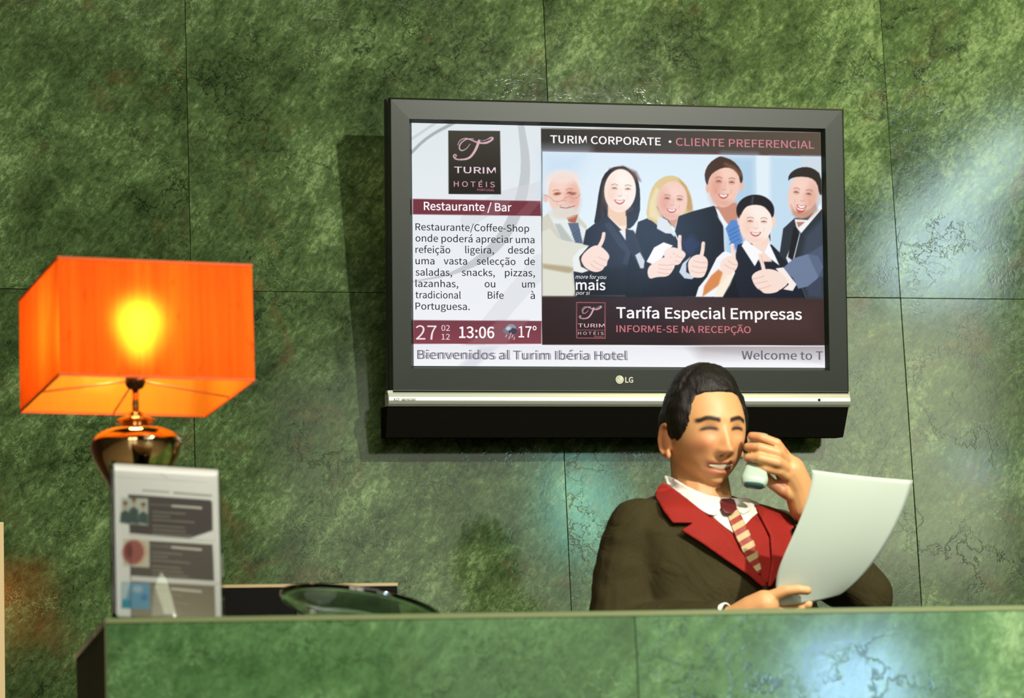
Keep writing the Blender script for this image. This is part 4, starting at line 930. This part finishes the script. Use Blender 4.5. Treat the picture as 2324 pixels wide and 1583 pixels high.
# jacket, one surface with its sleeves
M_JACKET = mat('olive_wool', L4(66, 58, 32), .85, 0, .15); N = NT(M_JACKET); t_ = N.n('ShaderNodeTexCoord')
N.l(N.mix(N.noise(t_.outputs['Object'], 420, 2, .6), L4(44, 39, 20), L4(66, 59, 33)), N.p.inputs['Base Color'])
bp = N.n('ShaderNodeBump', i_Strength=.55, i_Distance=.02); N.l(N.noise(t_.outputs['Object'], 9, 3, .55, 1.2), bp.inputs['Height']); N.l(bp.outputs[0], N.p.inputs['Normal'])
jp = [loft([ring(1.478, .052, .036, 0, .050), ring(1.460, .092, .052, 0, .038), ring(1.440, .146, .078, 0, .018), ring(1.418, .188, .102, 0, .004), ring(1.375, .208, .118, 0, 0), ring(1.30, .205, .130), ring(1.20, .196, .136), ring(1.10, .186, .130), ring(1.0, .184, .128), ring(.90, .190, .132), ring(.82, .195, .135)])]
wr1 = WRR.lerp(ELR, .16); wr2 = WRL.lerp(ELL, .20)
jp += caps([(tc_(-.158, .005, 1.378), .072), (SHR.lerp(ELR, .25), .067), (SHR.lerp(ELR, .6), .064), (ELR, .060), (ELR.lerp(wr1, .5), .052), (wr1, .043)])
jp += caps([(tc_(.155, .005, 1.365), .070), (SHL.lerp(ELL, .3), .066), (SHL.lerp(ELL, .7), .062), (ELL, .056), (ELL.lerp(wr2, .5), .050), (wr2, .042)])
jme = remesh(jp, .0065, 5, .5)
n = len(jme.vertices); co = np.empty(n*3); jme.vertices.foreach_get('co', co); co = co.reshape(-1, 3); no = np.empty(n*3); jme.vertices.foreach_get('normal', no); no = no.reshape(-1, 3)
dsp = np.array([mnoise(Vector((c[0]*14, c[1]*14, c[2]*22)))*.0045+mnoise(Vector((c[0]*30+c[2]*25, c[1]*30, c[2]*30)))*.002 for c in co])
jme.vertices.foreach_set('co', (co+no*dsp[:, None]).ravel()); jme.update()
pchild('jacket', jme, M_JACKET)
# everything draped on the chest is laid over jacket + neck
def bvh_of(*ms):
    V, F = [], []
    for me in ms:
        k = len(V); V += [v.co.copy() for v in me.vertices]; F += [tuple(i+k for i in p.vertices) for p in me.polygons]
    return BVHTree.FromPolygons(V, F)
BV = bvh_of(jme, bme)
def drape(name, pts, lift, thick, m, step=5., smooth=1, sm_iter=3):
    p = [Vector(q) for q in pts]
    for _ in range(smooth):
        q = []
        for a, b in zip(p, p[1:]+p[:1]): q += [a.lerp(b, .2), a.lerp(b, .8)]
        p = q
    dense = []
    for a, b in zip(p, p[1:]+p[:1]):
        k = max(1, int((b-a).length/step)); dense += [a.lerp(b, i/k) for i in range(k)]
    nb = len(dense); xs = [q.x for q in dense]; ys = [q.y for q in dense]
    def inside(x, y):
        r = False
        for a, b in zip(dense, dense[1:]+dense[:1]):
            if (a.y > y) != (b.y > y) and x < a.x+(y-a.y)*(b.x-a.x)/(b.y-a.y): r = not r
        return r
    pts2 = list(dense); yy = min(ys)+step/2
    while yy < max(ys):
        xx = min(xs)+step/2
        while xx < max(xs):
            if inside(xx, yy) and min((Vector((xx, yy))-d).length for d in dense) > step*.55: pts2.append(Vector((xx, yy)))
            xx += step
        yy += step
    vv, _, ff, *_r = delaunay_2d_cdt(pts2, [(i, (i+1) % nb) for i in range(nb)], [], 1, .01)
    V, ok = [], []
    for q in vv:
        d = ray(q.x, q.y).normalized(); hit, nn, _i, dist = BV.ray_cast(CAMP, d)
        if hit is None: V.append(None); continue
        V.append(dist)
    good = [d for d in V if d is not None]; 
    # smooth distances so the cloth spans small creases
    adj = [set() for _ in vv]
    for f in ff:
        for a, b in zip(f, list(f[1:])+[f[0]]): adj[a].add(b); adj[b].add(a)
    for _ in range(30):
        for i in range(len(V)):
            if V[i] is None:
                k = [V[j] for j in adj[i] if V[j] is not None]
                if k: V[i] = sum(k)/len(k)
    V = [d if d is not None else sum(good)/len(good) for d in V]
    for _ in range(sm_iter): V = [min(V[i], .5*V[i]+.5*sum(V[j] for j in adj[i])/max(1, len(adj[i]))) if adj[i] else V[i] for i in range(len(V))]
    P3 = [CAMP+ray(q.x, q.y).normalized()*(d-lift) for q, d in zip(vv, V)]
    o = pmesh(name, P3, [tuple(f) for f in ff], m); s = o.modifiers.new('thick', 'SOLIDIFY'); s.thickness = thick; s.offset = 0; return o
M_RED = mat('red_cloth', L4(166, 38, 28), .75, 0, .2); N = NT(M_RED); t_ = N.n('ShaderNodeTexCoord'); N.l(N.mix(N.noise(t_.outputs['Object'], 300, 2), L4(130, 28, 22), L4(156, 38, 28)), N.p.inputs['Base Color'])
M_SHIRT = mat('white_shirt', L4(232, 228, 216), .7)
M_TIE = mat('striped_tie', rough=.5); N = NT(M_TIE); t_ = N.n('ShaderNodeTexCoord'); mp = N.n('ShaderNodeMapping'); mp.inputs['Rotation'].default_value = (0, R_(28), 0); N.l(t_.outputs['Object'], mp.inputs[0])
wv = N.n('ShaderNodeTexWave', bands_direction='Z', i_Scale=14., i_Distortion=.4); N.l(mp.outputs[0], wv.inputs[0]); N.l(N.ramp(wv.outputs['Fac'], [(.4, L4(150, 50, 36)), (.55, L4(190, 168, 122))]), N.p.inputs['Base Color'])
M_KNOT = mat('tie_knot', L4(92, 18, 20), .5)
drape('waistcoat', [(1560, 1150), (1600, 1150), (1640, 1185), (1690, 1165), (1735, 1152), (1790, 1180), (1795, 1215), (1770, 1290), (1746, 1330), (1700, 1300), (1640, 1258), (1590, 1215)], .003, .003, M_RED)
drape('shirt', [(1528, 1098), (1560, 1108), (1600, 1122), (1640, 1130), (1690, 1132), (1722, 1140), (1726, 1158), (1700, 1180), (1672, 1215), (1640, 1192), (1604, 1160), (1560, 1130)], .007, .003, M_SHIRT)
drape('tie', [(1644, 1150), (1670, 1148), (1690, 1185), (1716, 1240), (1730, 1300), (1714, 1302), (1690, 1260), (1664, 1205)], .012, .003, M_TIE)
drape('tie_knot', [(1630, 1134), (1664, 1132), (1672, 1152), (1660, 1168), (1642, 1166)], .020, .006, M_KNOT, 4)
drape('shirt_collar', [(1506, 1078), (1524, 1082), (1568, 1108), (1628, 1134), (1640, 1142), (1626, 1170), (1604, 1166), (1560, 1134), (1514, 1100)], .014, .003, M_SHIRT)
drape('shirt_collar', [(1662, 1134), (1692, 1130), (1712, 1138), (1704, 1158), (1682, 1168)], .014, .003, M_SHIRT)
drape('lapel', [(1504, 1094), (1516, 1100), (1560, 1134), (1604, 1168), (1644, 1206), (1680, 1250), (1716, 1296), (1742, 1330), (1730, 1332), (1698, 1304), (1641, 1266), (1590, 1230), (1546, 1203), (1573, 1186), (1527, 1186), (1508, 1162), (1486, 1124), (1494, 1104)], .014, .004, M_RED, smooth=0)
drape('lapel', [(1712, 1146), (1750, 1152), (1784, 1168), (1802, 1196), (1792, 1206), (1798, 1220), (1780, 1280), (1750, 1330), (1742, 1330), (1752, 1270), (1748, 1215), (1730, 1180)], .013, .004, M_RED, smooth=0)
# shirt cuff and trousers and shoes
v, f = tube([WRL.lerp(ELL, .10), WRL.lerp(ELL, .26)], [.034, .037], 24); pmesh('shirt_cuff', v, f, M_SHIRT)
v, f = tube([WRR.lerp(ELR, .06), WRR.lerp(ELR, .22)], [.034, .037], 24); pmesh('shirt_cuff', v, f, M_SHIRT)
M_TROUSER = mat('dark_trousers', L4(36, 34, 28), .85)
pchild('trousers', remesh([loft([ring(1.0, .165, .115), ring(.92, .178, .125), ring(.84, .178, .125)])]+caps([(HIPL-Vector((0, 0, .03)), .098), (KNL, .075), (ANL+Vector((0, 0, .03)), .062)])+caps([(HIPR-Vector((0, 0, .03)), .098), (KNR, .075), (ANR+Vector((0, 0, .03)), .062)]), .010, 3), M_TROUSER)
M_SHOE = mat('black_leather', (.01, .01, .01, 1), .3)
for an in (ANL, ANR):
    me = remesh([sphere(an+Vector((0, -.065, -.045)), (.048, .13, .040)), sphere(an+Vector((0, .0, -.03)), (.045, .055, .055)), (lambda b: b)(box(an.x-.045, an.x+.045, an.y-.18, an.y+.05, 0, .014))], .006, 3)
    pchild('shoe', me, M_SHOE)

# phone handset held between the fingers and the cheek
ph0, ph1 = P_(1722, 1000, -1.078), P_(1712, 1092, -1.135)
hs = tag(empty('telephone_handset', ph1), 'pale grey telephone handset held to the left ear, its mouthpiece below the fingers', 'telephone')
axz = (ph0-ph1).normalized(); d_ = (ph1-CAMP).normalized(); axx = axz.cross(d_).normalized(); axy = axz.cross(axx)
def hs_part(name, rings, m):
    V, F = [], []; n = 24
    for t, wx, wy, oy in rings:
        for k in range(n):
            a = 2*math.pi*k/n; e = .7
            V.append(axz*t+axx*wx*math.copysign(abs(math.cos(a))**e, math.cos(a))+axy*(oy+wy*math.copysign(abs(math.sin(a))**e, math.sin(a))))
    for i in range(len(rings)-1):
        for k in range(n): F.append((i*n+k, i*n+(k+1) % n, (i+1)*n+(k+1) % n, (i+1)*n+k))
    F += [tuple(range(n))[::-1], tuple((len(rings)-1)*n+k for k in range(n))]; return mesh_obj(name, V, F, m, hs, True)
Lp = (ph0-ph1).length
hs_part('grip', [(-.012, .012, .006, 0), (-.008, .024, .011, 0), (.006, .027, .013, 0), (.028, .022, .011, .002), (Lp*.5, .018, .010, .006), (Lp-.02, .021, .011, .002), (Lp+.006, .024, .012, 0), (Lp+.016, .018, .008, 0)], mat('handset_plastic', L4(176, 196, 176), .3))
hs_part('mouthpiece', [(-.0135, .010, .004, -.001), (-.011, .019, .0095, -.001), (.000, .0235, .0125, -.002), (.008, .024, .012, -.002)], mat('teal_rubber', L4(52, 92, 92), .4))

# sheet of paper in the other hand: a real bent surface
Lk = [(1842, 1066, -1.345), (1833, 1131, -1.335), (1800, 1210, -1.315), (1777, 1267, -1.295), (1760, 1322, -1.272), (1768, 1374, -1.250)]
Rk = [(2072, 1089, -1.295), (2046, 1166, -1.290), (2014, 1226, -1.280), (1980, 1280, -1.265), (1945, 1318, -1.250), (1906, 1350, -1.235)]
def interp(K, t):
    a = np.array(K, float); s = np.linspace(0, 1, len(K)); 
    o = []
    for c in range(3):
        co_ = np.polyfit(s, a[:, c], 4); o.append(np.polyval(co_, t))
    return o
V, F = [], []; nu, nv = 24, 36
for j in range(nv+1):
    t = j/nv; l = interp(Lk, t); r = interp(Rk, t)
    for i in range(nu+1):
        u = i/nu; b = math.sin(math.pi*u)
        V.append(at(l[0]*(1-u)+r[0]*u, l[1]*(1-u)+r[1]*u+(2+3*t**3)*b, l[2]*(1-u)+r[2]*u-.010*b*(1-t*.3)))
F = [(j*(nu+1)+i, j*(nu+1)+i+1, (j+1)*(nu+1)+i+1, (j+1)*(nu+1)+i) for j in range(nv) for i in range(nu)]
M_PAPER = mat('white_paper', L4(188, 198, 186), .6); 
sheet = mesh_obj('paper_sheet', V, F, M_PAPER, None, True); tag(sheet, 'blank white sheet of paper held up at the right of the person', 'paper')
m = sheet.modifiers.new('thick', 'SOLIDIFY'); m.thickness = .0004
if WINDOWS:
    wo = tag(mesh_obj('window_1', *join([box(7.24, 7.3, -12.5, -12.42, 4.9, 5.4), box(7.24, 8.14, -12.5, -12.42, 4.9, 4.96)]), M_WOOD), None, None, None, 'structure')
    mesh_obj('pane', [(x, -12.47, z) for x, z in ((7.3, 4.96), (8.08, 5.0), (8.1, 5.6), (8.5, 6.05), (8.5, 6.36), (7.3, 5.40))], [(0, 1, 2, 3, 4, 5)], M_DAY, wo)
    window(2, 4.95, 5.35, 3.28, 3.84, M_DAYT, 1)
    window(3, 5.2, 5.72, 1.75, 2.2, M_DAYB, 2)
    wo = tag(mesh_obj('window_5', *box(3.05, 8.2, -12.5, -12.492, 1.6, 1.66), M_WOOD), None, None, None, 'structure')  # added glowing panel in place of a bright wall, mirrored in the marble
    mesh_obj('pane', [(x, -12.485, z) for x, z in ((3.15, 1.7), (8.08, 1.7), (8.1, 5.6), (8.5, 6.38), (7.1, 5.2), (3.15, 4.4))], [(0, 1, 2, 3, 4, 5)], M_GLOWWALL, wo)  # emissive face of the added wall panel, not glazing
    mesh_obj('pane', [(x, -12.48, z) for x, z in ((6.0, 3.1), (8.08, 3.1), (8.1, 5.5), (7.25, 4.85), (7.0, 5.0), (8.5, 6.2), (8.5, 6.38), (7.1, 5.2), (6.0, 4.85))], [(0, 1, 2, 3, 4, 8), (4, 5, 6, 7, 8)], M_GLOWWALL_HI, wo)  # brighter emissive part of the same added wall panel
    window(6, -4.4, -2.6, .5, 4.2, M_ADDGLOW, 2); window(7, -2.2, -.4, .5, 4.2, M_ADDGLOW, 2)  # both added out of view, to give lamp base and bowl something bright to reflect
    window(4, 7.72, 7.98, 3.74, 3.92, M_DAY, 1)
